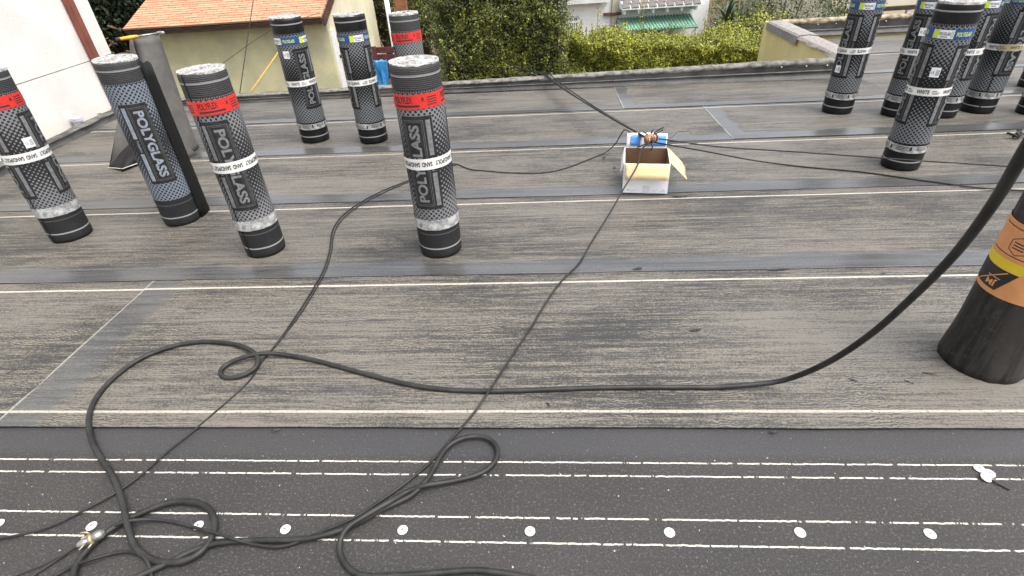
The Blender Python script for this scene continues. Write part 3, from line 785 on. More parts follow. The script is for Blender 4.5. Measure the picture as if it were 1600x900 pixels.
# ------------------------------------------------------------------ big dark roll with orange label at the right
BR = .128
bc = Vector((1.792, 1.455, ZR)); yaw = math.atan2(-bc.x, bc.y)
big = empty('roofing_roll', bc, yaw, 'dark brown-black felt roll with orange and yellow label', 'roofing roll')
MK = Mat('kraft_black', (.02, .02, .02), .5, .35); kx, ky, kz = MK.xyz()
kn1 = MK.noise(MK.comb(kx*22, ky*22, kz*2.2), 1, 5, .65); kn2 = MK.noise(MK.comb(kx, ky, kz), 45, 5, .7)
kc = MK.mix(kn1.ss(.36, .62), (.008, .0075, .007), (.034, .030, .026)); kc = MK.mix(kn2.ss(.52, .75)*.5, kc, (.075, .066, .055))
MK.set('Base Color', kc); MK.set('Roughness', .45+kn2*.3); MK.bump(kn1*.6+kn2*.5, .4, .005); MT['kraft'] = MK.m
bm = bmesh.new(); NA = 72; rows = []
for j in range(31):
    v = j/30*.915; rws = []
    for i in range(NA):
        a = 2*math.pi*i/NA
        r = BR - .002*nz(math.sin(a)*2, math.cos(a)*2, v*3) - .0025*max(0, nz(math.sin(a)*3.5+4, math.cos(a)*3.5, .3)) - .0012*(1+nz(math.sin(a)*7, math.cos(a)*7, v*7))
        r += .011*math.exp(-(v/.09)**2)
        if v < .05: r += .004*nz(math.sin(a)*6, math.cos(a)*6, 2) - .003*(1-v/.05)
        rws.append(bm.verts.new((r*math.sin(a), -r*math.cos(a), v)))
    rows.append(rws)
for j in range(30):
    for i in range(NA): f = bm.faces.new((rows[j][i], rows[j][(i+1) % NA], rows[j+1][(i+1) % NA], rows[j+1][i])); f.smooth = True
bm.faces.new(rows[-1]); bm.faces.new(rows[0][::-1])
obj('body', bm, MT['kraft'], big)
MT['label_orange'] = mottled('label_orange', (.62, .285, .115), (.55, .245, .095), 16, .55, .3, .1, 60)
MT['label_yellow'] = mottled('label_yellow', (.66, .50, .03), (.6, .44, .03), 12, .55, .3, 0)
RRs = RR; RR = BR
def bpatch(name, bm, r, mat, parent, v0): return obj(name, wrap(bm, r, 'u', v0), mat, parent)
b = bmesh.new(); rect(b, -.32, .32, 0, .262); lb = bpatch('label_band', b, BR+.0010, MT['label_orange'], big, .335)
b = bmesh.new(); b.faces.new([b.verts.new(p) for p in ((-.20, .100, 0), (-.020, .100, 0), (.004, .135, 0), (-.20, .135, 0))]); bpatch('yellow_stripe', b, BR+.0016, MT['label_yellow'], lb, .335)
b = bmesh.new()
b.faces.new([b.verts.new(p) for p in ((-.20, .018, 0), (-.066, .018, 0), (-.022, .098, 0), (-.20, .098, 0))])
rect(b, -.16, -.004, .150, .153); rect(b, -.16, .05, .243, .246)
hx = [(-.092, .172), (-.092, .205), (-.064, .222), (-.036, .205), (-.036, .172), (-.064, .158)]
for (p, q) in zip(hx, hx[1:]+hx[:1]):
    d_ = Vector((q[0]-p[0], q[1]-p[1])).normalized()*.0012; nx_, ny_ = -d_.y, d_.x
    b.faces.new([b.verts.new(v_) for v_ in ((p[0]-nx_, p[1]-ny_, 0), (q[0]-nx_, q[1]-ny_, 0), (q[0]+nx_, q[1]+ny_, 0), (p[0]+nx_, p[1]+ny_, 0))])
for i in range(3): rect(b, -.082, -.046, .178+i*.010, .182+i*.010)
bpatch('black_print', b, BR+.0018, MT['ink_black'], lb, .335)
b = bmesh.new(); b.faces.new([b.verts.new(p) for p in ((-.150, .022, 0), (-.144, .022, 0), (-.050, .094, 0), (-.056, .094, 0))])
text_into(b, 'JM', -.108, -.070, .028, .056, .03, True); rect(b, -.112, -.064, .060, .063)
bpatch('logo_print', b, BR+.0024, MT['label_orange'], lb, .335)
RR = RRs

# ------------------------------------------------------------------ cardboard box
fl, fr = G(972, 304), G(1040, 308)
bw_, bd, bh = .285, .30, .205
by = math.atan2(fr.y-fl.y, fr.x-fl.x)
cbx = empty('cardboard_box', (fl.x, fl.y, ZR), by*.75, 'open white cardboard box with tan flaps holding up the cable junction', 'box')
MT['card_white'] = mottled('card_white', (.74, .735, .75), (.68, .675, .69), 5, .6, .3, .1, 30)
MT['card_tan'] = mottled('card_tan', (.60, .47, .26), (.54, .415, .22), 7, .8, .2, .15, 60)
MT['card_in'] = mottled('card_inside', (.20, .12, .065), (.15, .09, .05), 7, .85, .2, .1, 60)
MT['blue_print'] = mottled('blue_print', (.10, .28, .62), (.08, .24, .55), 7, .6, .3, 0)
th = .004
def wallp(name, x0, x1, y0, y1, z0=0.006, z1=bh):
    o = boxo(name, x0, x1, y0, y1, z0, z1, MT['card_white'], cbx); return o
wallp('front_panel', 0, bw_, 0, th); wallp('back_panel', 0, bw_, bd-th, bd); wallp('side_panel', 0, th, th+.0002, bd-th-.0002); wallp('side_panel', bw_-th, bw_, th+.0002, bd-th-.0002)
boxo('bottom', th, bw_-th, th, bd-th, .004, .007, MT['card_in'], cbx)
for nm, a in (('lining', (th+.0004, bw_-th-.0004, bd-th-.0015, bd-th-.0005)), ('lining', (bw_-th-.0015, bw_-th-.0005, th, bd-th)), ('lining', (th+.0005, th+.0015, th, bd-th)), ('lining', (th, bw_-th, th+.0005, th+.0015))):
    boxo(nm, *a, .008, bh-.002, MT['card_in'], cbx)
def flap(name, p0, p1, d, mat, tear=0, sd=0, parent=cbx, N=14):
    """flap hinged on the edge p0-p1, reaching d (vector), torn along its free edge"""
    p0, p1, d = Vector(p0), Vector(p1), Vector(d); bm = bmesh.new(); rows = []
    for i in range(N+1):
        f = i/N; k = 1+tear*nz(f*6, sd); sag = .006*math.sin(f*3.1)
        rows.append([bm.verts.new(p0.lerp(p1, f)+d*(k*q) + Vector((0, 0, sag*q))) for q in (0, .33, .66, 1)])
    for i in range(N):
        for j in range(3): bm.faces.new((rows[i][j], rows[i+1][j], rows[i+1][j+1], rows[i][j+1]))
    o = obj(name, bm, mat, parent, smooth=True); md = o.modifiers.new('s', 'SOLIDIFY'); md.thickness = .0035; return o
flap('front_flap', (.012, -.003, bh), (bw_-.004, -.003, bh), (0, -.045, -.090), MT['card_tan'], .05, 1)
flap('right_flap', (bw_+.002, .02, bh), (bw_+.002, bd-.01, bh), (.10, -.055, -.085), MT['card_tan'], .22, 3)
bf = flap('back_flap', (.01, bd+.001, bh), (bw_-.01, bd+.001, bh), (0, .03, .085), MT['card_white'], .03, 5)
bf2 = flap('blue_print', (.13, bd-.003, bh+.012), (bw_-.016, bd-.003, bh+.012), (0, .022, .062), MT['blue_print'], 0, 5, bf)
flap('blue_print', (.035, bd-.003, bh+.012), (.10, bd-.003, bh+.012), (0, .022, .062), MT['blue_print'], 0, 6, bf)
flap('left_flap', (-.002, .03, bh), (-.002, bd-.02, bh), (-.02, 0, -.08), MT['card_white'], .1, 7)
# print on the front
MT['grey_print'] = mottled('grey_print', (.42, .41, .43), (.52, .51, .53), 30, .6, .3, 0)
MT['teal_print'] = mottled('teal_print', (.32, .55, .60), (.45, .62, .66), 60, .6, .3, 0)
boxo('tape_piece', .128, .172, -.0022, -.0004, .006, .058, mottled('tape_piece', (.55, .53, .57), (.6, .58, .62), 20, .3), cbx)
bm = bmesh.new(); bmesh.ops.create_circle(bm, cap_ends=True, radius=.006, segments=16, matrix=Matrix.Translation((.036, -.0008, .026)) @ Matrix.Rotation(R(90), 4, 'X'))
for i in range(3): box(bm, .05, .10-.012*i, -.0012, -.0004, .028-i*.007, .030-i*.007)
obj('front_print', bm, MT['grey_print'], cbx)
bm = bmesh.new()
for i in range(9):
    for j in range(3):
        if random.random() < .8: box(bm, .184+i*.010, .191+i*.010, -.0012, -.0004, .008+j*.010, .008+j*.010+random.uniform(.003, .008))
obj('teal_lettering', bm, MT['teal_print'], cbx)
bm = bmesh.new()
for (x, z) in ((.262, .10), (.262, .03)):
    Mx = Matrix.Translation((x, -.001, z)) @ Matrix.Rotation(R(45), 4, 'Y')
    for (a, b_, c, d_) in ((-.008, .008, -.008, -.0065), (-.008, .008, .0065, .008), (-.008, -.0065, -.0065, .0065), (.0065, .008, -.0065, .0065)): box(bm, a, b_, -.0004, .0004, c, d_, Mx)
obj('handling_mark', bm, MT['grey_print'], cbx)
# things inside: bundle of white pieces seen over the front edge
for i in range(6):
    bm = bmesh.new(); x = .03+i*.04+random.uniform(-.005, .005)
    tube_mesh('', [Vector((0, 0, 0)), Vector((random.uniform(-.008, .008), 0, .14))], .011, 10, bm=bm)
    o = obj('caulk_tube', bm, MT['cap_white'], smooth=False, label='white tube standing inside the open cardboard box', cat='tube', group='white tubes in the box')
    o.parent = None; o.location = cbx.matrix_basis @ Vector((x, .035+.02*(i % 2), .009)); o.rotation_euler = (R(random.uniform(-3, 3)), R(random.uniform(-3, 3)), 0)

# ------------------------------------------------------------------ hoses, cables, wires
def ground_path(pts, r, lift=0.0, step=.02, heights=None):
    P3 = []
    for i, p in enumerate(pts):
        z = ZR + r + lift
        if len(p) > 2: z = p[2]+r+ZR
        P3.append(G(p[0], p[1], z))
    return P3
def lay(name, pts3, r, mat, label, cat, group=None, step=.015, seg=10):
    path = smooth_path(spline(pts3, step), 3)
    o = obj(name, tube_mesh(name, path, r, seg), mat, label=label, cat=cat, group=group, smooth=True); return o
r = .0100
air = [Vector((3.3, -.5, ZR+r)), Vector((2.8, -.15, ZR+r)), Vector((2.35, .12, .22)), Vector((1.85, .24, .85)), Vector((1.30, .34, 1.33)), GD(1850, 30, .95), GD(1700, 85, .98), GD(1655, 150, 1.02), GD(1600, 238, 1.12), GD(1552, 318, 1.28), GD(1492, 397, 1.47), GD(1428, 462, 1.68), GD(1362, 521, 1.88), GD(1292, 567, 2.03)]
A_ = [(1225, 594, .045), (1165, 602, .012), (1110, 605), (1000, 605), (900, 607), (780, 611), (700, 609), (640, 601), (570, 584), (500, 565), (450, 555, .004), (415, 552, .02), (385, 557, .02), (358, 567, .006), (343, 579), (345, 588), (360, 591), (382, 586, .004), (403, 572, .012), (404, 560, .020), (393, 548, .014), (372, 539, .006), (345, 535), (310, 534), (270, 541), (220, 560), (178, 590), (150, 622), (139, 652), (142, 684), (157, 715), (174, 740), (187, 770), (195, 800, .012), (201, 828, .012), (209, 852), (229, 871), (260, 880), (292, 876), (319, 860), (333, 838), (336, 815), (330, 798), (315, 787), (290, 783), (260, 786), (225, 800), (198, 812), (178, 824), (158, 838), (141, 854), (124, 872), (116, 890), (112, 912)]
lay('gas_hose', air+ground_path(A_, r), r, MT['rubber'], 'thick black rubber hose rising into the air and looping across the roof', 'hose')
r = .0088
B_ = [(205, 907), (219, 899), (239, 890), (267, 878), (292, 864), (328, 851), (361, 846), (400, 844), (436, 844), (478, 842), (511, 835), (540, 826), (567, 813), (594, 797), (619, 786), (644, 774), (661, 757, .012), (675, 739), (683, 722), (694, 703), (711, 689), (733, 682), (758, 682), (773, 692), (779, 704), (777, 717), (766, 731), (747, 742), (728, 747), (700, 753), (661, 759, .016), (636, 768), (611, 783, .018), (589, 795, .018), (564, 810, .018), (547, 820, .016), (538, 829, .016), (532, 842, .004), (529, 856), (533, 872), (542, 886), (556, 897), (572, 901), (610, 900), (650, 898), (705, 893), (747, 891), (790, 896), (840, 905)]
lay('gas_hose', ground_path(B_, r), r, MT['rubber'], 'black rubber hose folded into a teardrop loop near the white cap nails', 'hose')
r = .0050
D_ = [(150, 840, .006), (163, 831, .006), (180, 821, .008), (198, 814, .026), (222, 811, .012), (245, 812), (275, 816), (310, 826, .003), (338, 833, .022), (361, 841, .022), (385, 848), (412, 853), (436, 855), (460, 850), (497, 833), (550, 811, .016), (594, 783), (636, 753), (678, 717), (705, 686), (737, 650), (768, 605, .024), (800, 556), (830, 511), (858, 465), (880, 436), (905, 411), (925, 377)]
kn = G(1017, 217, .30)
Dp = ground_path(D_, r)
Dp += [Dp[-1].lerp(Vector((fl.x+.06, fl.y-.055, .215)), f_)+Vector((0, 0, -.02*math.sin(f_*3.14))) for f_ in (.35, .7)]
Dp += [Vector((fl.x+.07, fl.y-.058, .220)), Vector((fl.x+.13, fl.y+.12, .245)), kn+Vector((-.02, -.03, -.01))]
lay('power_cable', Dp, r, MT['cable'], 'thin black cable from the box junction across the roof to the metal fitting', 'cable')
r = .0042
F_ = [(1000, 222, .20), (985, 207, .26), (976, 203, .25), (969, 212, .17), (962, 224, .07), (948, 237, .01), (920, 249), (880, 264), (845, 270), (800, 270), (760, 267), (733, 264), (712, 256), (690, 258), (640, 281), (600, 297), (560, 318), (532, 340), (519, 362), (515, 390), (506, 420), (490, 450), (465, 490), (430, 540), (408, 566, .002), (390, 595), (350, 632), (300, 675), (262, 705), (225, 738), (186, 767), (120, 803), (70, 826), (30, 836), (-25, 846)]
lay('power_cable', ground_path(F_, r), r, MT['cable'], 'thin black twin cable curving behind the lone red-labelled roll to the roof edge', 'cable')
F2 = [(x+(3 if 290 < y < 540 else 0), y+2.2) + tuple(q) for x, y, *q in F_[12:24]]
lay('power_cable', ground_path(F2, .0035), .0035, MT['cable'], 'thin black strand lying along the twin cable', 'cable')
r = .005
lay('power_cable', ground_path([(238, 906), (235, 888), (229, 874, .016), (217, 864, .006), (194, 861), (167, 867), (139, 875, .02), (111, 886), (80, 903)], r), r, MT['cable'], 'thin grey-black cable hooked under the looping thick hose', 'cable')
lay('thin_wire', ground_path([(126, 851, .012), (108, 862), (85, 878), (60, 893), (40, 908)], .0032), .0032, MT['cable'], 'thicker of two thin wires leaving the tail of the metal connector', 'wire', 'wires leaving the metal connector')
lay('thin_wire', ground_path([(127, 853, .010), (112, 860), (90, 872), (60, 886), (20, 902)], .0022), .0022, MT['cable'], 'thinnest wire leaving the tail of the metal connector', 'wire', 'wires leaving the metal connector')
# metal fitting
f0, f1 = G(120, 854, .034), G(164, 831, .034)
fit = empty('hose_fitting', f0, math.atan2(f1.y-f0.y, f1.x-f0.x), 'pale metal cable connector with brass clamp lying on the near sheet', 'connector')
Lf = (f1-f0).length
ell_tube('sleeve', [0, .004, .02, Lf*.42, Lf*.44], [.005, .010, .0135, .0145, .010], MT['steel'], fit)
ell_tube('sleeve', [Lf*.56, Lf*.58, Lf*.9, Lf*.92, Lf], [.010, .015, .0145, .011, .009], MT['steel'], fit)
ell_tube('coupling', [Lf*.42, Lf*.45, Lf*.55, Lf*.58], [.015, .018, .018, .015], MT['brass'], fit)
for i in range(7):
    a = i*.9; bm = bmesh.new()
    p = Vector((Lf*.5+random.uniform(-.012, .012), .012*math.cos(a), .012*math.sin(a)))
    q = p+Vector((random.uniform(-.02, .02), .022*math.cos(a), abs(.016*math.sin(a))))
    tube_mesh('', [p, (p+q)/2+Vector((.004, 0, .004)), q], .0028, 7, bm=bm)
    obj('clamp_screw', bm, MT['brass'], fit, smooth=True)
# junction on the box
jn = empty('cable_junction', kn, .3, 'rusty orange cable splice resting on the back of the cardboard box', 'junction')
MT['rust'] = mottled('rust', (.42, .17, .075), (.20, .10, .06), 50, .7, .3, .4, 90)
bm = bmesh.new(); tube_mesh('', [Vector((-.045, 0, 0)), Vector((-.04, 0, 0)), Vector((-.01, 0, .004)), Vector((.02, 0, 0)), Vector((.045, 0, 0)), Vector((.05, 0, 0))], lambda i: (.012, .022, .027, .026, .021, .010)[i], 14, bm=bm)
obj('insulator', bm, MT['rust'], jn, smooth=True)
for i in range(4):
    bm = bmesh.new(); x = -.03+i*.02
    tube_mesh('', [Vector((x+.004*math.sin(a*1.0), (.028+.004*math.sin(a*2.3+i))*math.cos(a), (.028+.004*math.cos(a*1.7+i))*math.sin(a))) for a in [k*.35 for k in range(19)]], .0035, 7, bm=bm); obj('wire_wrap', bm, MT['wire'] if i % 2 else MT['brass'], jn, smooth=True)
for (dx, dy, dz, L_) in ((.05, .02, .045, 1), (-.03, .03, .05, .8), (.06, .0, .055, .7), (-.06, -.02, -.03, .9), (.02, .03, .06, .7), (-.01, -.04, -.05, 1)):
    bm = bmesh.new(); tube_mesh('', smooth_path([Vector((0, 0, 0)), Vector((dx*.6, dy, dz*.8))*L_, Vector((dx*1.4, dy*1.3, dz*.9))*L_, Vector((dx*2.0, dy, dz*1.2))*L_], 1), .0045, 7, bm=bm); obj('wire_end', bm, MT['wire'], jn, smooth=True)
# drop wires: over the parapet to the junction
for i, (ox, oy, rr_, dpx) in enumerate(((0, 0, .0065, 0), (5, 3, .0055, -4), (-5, -2, .006, 6), (-9, 5, .004, -12))):
    k0 = kn+Vector((-.03+.008*i, .004*i-.01, .012-.008*i))
    par = GY(850+ox, 117+oy*.4, 6.22+.01*i); par.z = max(par.z, .117+rr_)
    up = [GY(808+ox, 105+oy+(7 if i == 3 else 0), 7.1), GY(760+ox+dpx*.5, 76+oy+(9 if i == 3 else 0), 8.4), GY(722+ox+dpx*.8, 34+oy+(4 if i == 3 else 0), 10.0), GY(697+ox+dpx, 0+oy, 11.6), GY(680+ox+dpx, -40, 13.5)]
    mid = [par.lerp(k0, f_)+Vector((0, 0, -.03*math.sin(f_*math.pi)+.006*i)) for f_ in (.12, .35, .6, .82)]
    lay('drop_wire', up[::-1]+[par]+mid+[k0], rr_, MT['wire'], 'dark wire draped over the parapet from the air down to the junction', 'wire', 'wires coming over the parapet', step=.05, seg=7)
# two wires running to the right
ws = [kn+Vector((.04, 0, .0)), GY(1120, 229, 3.32), GY(1240, 237, 3.22), GY(1380, 247, 3.05), GY(1440, 251.5, 2.98), GY(1540, 257.5, 2.88), GY(1660, 266, 2.75)]
lay('stretched_wire', ws, .0045, MT['wire'], 'black wire stretched in front of the white-strapped roll just above the roof', 'wire', step=.03, seg=8)
lay('stretched_wire', [kn+Vector((.03, -.02, -.02)), G(1100, 236, .13), G(1180, 251, .03)]+ground_path([(1260, 261), (1340, 268), (1400, 276), (1480, 287), (1545, 295), (1650, 299)], .005), .005, MT['wire'], 'black wire lying on the roof below the white-strapped roll', 'wire', step=.03, seg=8)
lay('bent_wire', [G(x, y, .05) for x, y in ((1033, 214), (1040, 220), (1050, 214), (1061, 205), (1070, 206), (1076, 203.5), (1079, 209))], .002, MT['wire'], 'thin bent scrap of wire sticking out beside the cable junction', 'wire', step=.01, seg=6)

# ------------------------------------------------------------------ cap nails
def cap_mesh():
    bm = bmesh.new(); prof = [(0, .0042), (.003, .0042), (.0045, .0030), (.008, .0034), (.0095, .0024), (.0128, .0028), (.0150, .0016), (.0158, .0002)]
    rows = []
    for r_, z in prof:
        rows.append([bm.verts.new((r_*math.cos(2*math.pi*i/24), r_*math.sin(2*math.pi*i/24), z)) for i in range(24)] if r_ else [bm.verts.new((0, 0, z))])
    for a, b_ in zip(rows, rows[1:]):
        for i in range(24):
            k = (i+1) % 24
            bm.faces.new((a[0], b_[i], b_[k]) if len(a) == 1 else (a[i], b_[i], b_[k], a[k]))
    return to_me('cap_nail', bm, MT['cap_white'])
CM = cap_mesh(); bm = bmesh.new(); bmesh.ops.create_circle(bm, cap_ends=True, radius=.0042, segments=12); NHM = to_me('nail_head', bm, MT['steel'])
def cap(px, py, label, group, z=.0035, tilt=(0, 0)):
    o = obj('cap_nail', CM, None, label=label, cat='cap nail', group=group); o.location = G(px, py, z); o.rotation_euler = (tilt[0], tilt[1], random.uniform(0, 6))
    n = obj('nail_head', NHM, None, o); n.location = (0, 0, .0047)
    return o
for px, py in ((-2, 818), (143, 822), (310, 821), (446, 827), (629, 828), (828, 830), (1046, 832), (1250, 832), (1453, 834)):
    cap(px, py, 'round white cap nail in the row between the lowest pair of white lines', 'cap nails in a row')
for i, (px, py, z) in enumerate(((1530, 732, .004), (1546, 739.5, .004), (1541, 746, .008))):
    cap(px, py, 'loose round white cap nail in the cluster of three beside a dark nail', 'loose cap nails', z, (R(8*(i == 2)), R(-6*(i == 2))))
nl_p = [G(1549, 750, .008), G(1562, 757, .006), G(1578, 765, .005)]
lay('loose_nail', nl_p, .003, MT['rubber'], 'short dark nail lying by the three loose cap nails', 'nail', seg=8)
# scraps on the roof; the one right of the box paints its shadow
MT['tar'] = mottled('tar', (.012, .012, .012), (.02, .02, .02), 20, .4, .4, .3, 80)
def scrap(px, py, ln, wd, lab, rz, sd):
    p = G(px, py, .011); bm = bmesh.new(); N = 9; rows = []
    for i in range(N+1):
        f = i/N-.5; w_ = wd*(.4+.6*math.cos(f*2.9))*(1+.5*nz(f*6, sd))
        rows.append([bm.verts.new((f*ln, y_*w_/2+.3*wd*nz(f*4, sd), .002+(.006 if y_ == 0 else 0)*abs(nz(f*7, sd)))) for y_ in (-1, 0, 1)])
    for i in range(N):
        for j in range(2): bm.faces.new((rows[i][j], rows[i+1][j], rows[i+1][j+1], rows[i][j+1]))
    o = obj('tar_scrap', bm, MT['tar'], label=lab, cat='scrap', group='tar scraps'); o.location = p; o.rotation_euler = (0, 0, rz)
for i, (px, py, ln, wd, rz) in enumerate(((857, 633, .022, .010, 1.9), (1333, 594, .03, .008, -.6), (1452, 584, .05, .006, -.3), (1420, 597, .03, .006, -.8), (20, 579, .04, .007, .8), (996, 420, .05, .02, 0), (1086, 516, .05, .015, .1), (1215, 421, .12, .012, 0), (1063, 307, .10, .02, 0), (944, 246, .03, .02, .4), (960, 262, .03, .015, 1.3), (1380, 427, .03, .01, .2), (430, 672, .03, .008, .3), (1210, 674, .03, .012, .2))):
    scrap(px, py, ln, wd, 'small black tar scrap stuck to the roof sheet', rz, i*2.7)
# black crumpled clip at the right
cp_ = empty('cable_clip', G(1590, 215, ZR), .3, 'small black tangled clip lying behind the rising hose', 'clip')
for i in range(5):
    bm = bmesh.new(); tube_mesh('', smooth_path([Vector((random.uniform(-.07, .07), random.uniform(-.05, .05), random.uniform(.01, .05))) for _ in range(6)], 2), .007, 7, bm=bm)
    obj('loop', bm, MT['rubber'], cp_, smooth=True)

# ------------------------------------------------------------------ foliage
def leaf_mesh(name, P, S, N=None, shade=None, mat=None, aspect=.55):
    """P points (n,3), S sizes: one folded leaf (2 quads->2 tris each) per point"""
    n = len(P); d1 = rng.normal(size=(n, 3))
    if N is not None: d1 = d1*.8 + N
    d1 /= np.linalg.norm(d1, axis=1)[:, None]
    t = rng.normal(size=(n, 3)); t[:, 2] += .7; u = t - (t*d1).sum(1)[:, None]*d1; u /= np.linalg.norm(u, axis=1)[:, None]
    v = np.cross(d1, u); S_ = S[:, None]
    V = np.empty((n, 4, 3)); V[:, 0] = P - u*S_*.5; V[:, 1] = P + v*S_*aspect*.5 + d1*S_*.08; V[:, 2] = P + u*S_*.5; V[:, 3] = P - v*S_*aspect*.5 + d1*S_*.08
    me = bpy.data.meshes.new(name); me.vertices.add(n*4); me.vertices.foreach_set('co', V.ravel())
    me.loops.add(n*4); me.loops.foreach_set('vertex_index', np.arange(n*4)); me.polygons.add(n); me.polygons.foreach_set('loop_start', np.arange(n)*4); me.polygons.foreach_set('loop_total', np.full(n, 4))
    me.update(); at = me.attributes.new('tone', 'FLOAT', 'FACE'); at.data.foreach_set('value', shade if shade is not None else rng.random(n))
    if mat: me.materials.append(mat)
    return me
def leaf_mat(name, c0, c1, c2):
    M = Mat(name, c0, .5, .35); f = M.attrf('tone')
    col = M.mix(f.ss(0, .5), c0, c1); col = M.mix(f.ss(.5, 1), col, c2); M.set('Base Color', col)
    M.set('Roughness', .5); return M.m
ML = dict(hedge=leaf_mat('leaf_hedge', (.028, .036, .009), (.105, .12, .022), (.27, .27, .04)),
          lime=leaf_mat('leaf_lime', (.045, .058, .009), (.16, .18, .020), (.36, .35, .032)),
          dark=leaf_mat('leaf_dark', (.012, .020, .010), (.028, .042, .018), (.055, .07, .03)),
          grey=leaf_mat('leaf_grey', (.06, .075, .04), (.12, .14, .08), (.20, .21, .13)),
          yucca=leaf_mat('leaf_yucca', (.05, .08, .04), (.10, .14, .07), (.18, .21, .11)))
MT['twig'] = mottled('twig', (.06, .045, .03), (.035, .027, .02), 9, .9, .1, 0)
def hedge(name, x0, x1, y0, y1, ztop, label, mat, n, seed, sprigs=60, zlow=-1.6, size=(.028, .055)):
    e = empty(name, ((x0+x1)/2, y0, -3), 0, label, 'hedge'); off = np.array([(x0+x1)/2, y0, -3])
    # solid dark core: the shade between the leaves, put into its colour
    bm = bmesh.new(); NX, NZ = 40, 16; rows = []
    def front(x, z): return y0 + .22 + .16*nz(x*1.4+seed, z*1.4) + .10*nz(x*3.7, z*3.7+seed) + .05*nz(x*9, z*9)
    def top(x): return ztop(x) - .10 + .10*nz(x*2.3, seed) + .05*nz(x*7, seed)
    for i in range(NX+1):
        x = x0+.12+(x1-x0-.24)*i/NX; tz = top(x); c = []
        for j in range(NZ+1): z = -3+(tz+3)*j/NZ; c.append(bm.verts.new((x-off[0], front(x, z)+.10-off[1], z-off[2])))
        c.append(bm.verts.new((x-off[0], (y0+y1)/2+.1-off[1], tz+.03-off[2]))); c.append(bm.verts.new((x-off[0], y1-.1-off[1], tz-off[2]))); c.append(bm.verts.new((x-off[0], y1-.1-off[1], 0)))
        rows.append(c)
    for i in range(NX):
        for j in range(len(rows[0])-1): bm.faces.new((rows[i][j], rows[i+1][j], rows[i+1][j+1], rows[i][j+1]))
    bm.faces.new(rows[0]); bm.faces.new(rows[-1][::-1])
    obj('branches', bm, MT['twig'], e)  # closed dark shell standing for the shaded hedge interior
    xs = rng.uniform(x0, x1, n); face = rng.random(n)
    P = np.zeros((n, 3)); tone = np.zeros(n); Nn = np.zeros((n, 3))
    for i in range(n):
        x = xs[i]; tz = top(x)
        if face[i] < .62:
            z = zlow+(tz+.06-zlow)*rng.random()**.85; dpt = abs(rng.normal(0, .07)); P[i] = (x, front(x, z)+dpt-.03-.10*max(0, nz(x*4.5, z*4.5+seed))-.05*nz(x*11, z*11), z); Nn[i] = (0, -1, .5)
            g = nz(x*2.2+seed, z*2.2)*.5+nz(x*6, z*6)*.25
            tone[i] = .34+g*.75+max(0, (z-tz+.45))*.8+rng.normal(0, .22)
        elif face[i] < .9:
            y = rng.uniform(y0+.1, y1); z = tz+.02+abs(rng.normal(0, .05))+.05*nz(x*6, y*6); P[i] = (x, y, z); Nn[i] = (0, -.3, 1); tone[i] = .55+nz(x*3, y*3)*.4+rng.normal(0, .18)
        else:
            sx = x0 if rng.random() < .5 else x1; z = zlow+(tz-zlow)*rng.random(); P[i] = (sx+rng.normal(0, .07)+.1*nz(z*3, seed), rng.uniform(y0+.2, y1), z); Nn[i] = (-1 if sx == x0 else 1, -.2, .4); tone[i] = .3+rng.normal(0, .2)
    # upright shoots
    L = [P]; T_ = [tone]; NN = [Nn]
    twg = bmesh.new()
    for k in range(sprigs):
        x = rng.uniform(x0+.05, x1-.05); y = rng.uniform(y0+.15, y1); hgt = rng.uniform(.08, .38)*(1.0 if rng.random() < .8 else 1.7); b0 = np.array([x, y, top(x)]); ln = np.array([rng.normal(0, .12), rng.normal(0, .08), 1.0])*hgt
        m = int(hgt*130); f = rng.random(m)
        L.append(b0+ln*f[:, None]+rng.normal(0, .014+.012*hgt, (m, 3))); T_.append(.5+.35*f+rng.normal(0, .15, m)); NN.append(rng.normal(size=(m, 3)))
        tube_mesh('', [Vector(b0-off), Vector(b0+ln-off)], .003, 4, bm=twg)
    for k in range(sprigs):           # shoots standing out of the front face
        x = rng.uniform(x0+.05, x1-.05); z = zlow + (top(x)-zlow)*rng.random(); hgt = rng.uniform(.10, .30); b0 = np.array([x, front(x, z)-.02, z]); ln = np.array([rng.normal(0, .25), -.35, .9])*hgt
        m = int(hgt*150); f = rng.random(m)
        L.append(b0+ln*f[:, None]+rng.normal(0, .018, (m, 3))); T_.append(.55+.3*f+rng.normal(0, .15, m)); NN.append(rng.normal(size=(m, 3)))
    obj('shoots', twg, MT['twig'], e, kind='stuff')
    P = np.concatenate(L); tone = np.clip(np.concatenate(T_), 0, 1); Nn = np.concatenate(NN)
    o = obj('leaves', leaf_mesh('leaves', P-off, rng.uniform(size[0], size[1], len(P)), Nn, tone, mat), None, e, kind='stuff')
    return e
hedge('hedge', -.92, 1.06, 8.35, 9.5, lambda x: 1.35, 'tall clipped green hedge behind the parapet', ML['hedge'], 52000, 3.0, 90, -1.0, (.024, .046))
hedge('hedge', 1.02, 4.7, 8.75, 9.9, lambda x: .02-.10*max(0, x-1.4), 'low yellow-green hedge with upright shoots in front of the white house', ML['lime'], 60000, 8.0, 70, -1.3, (.024, .046))
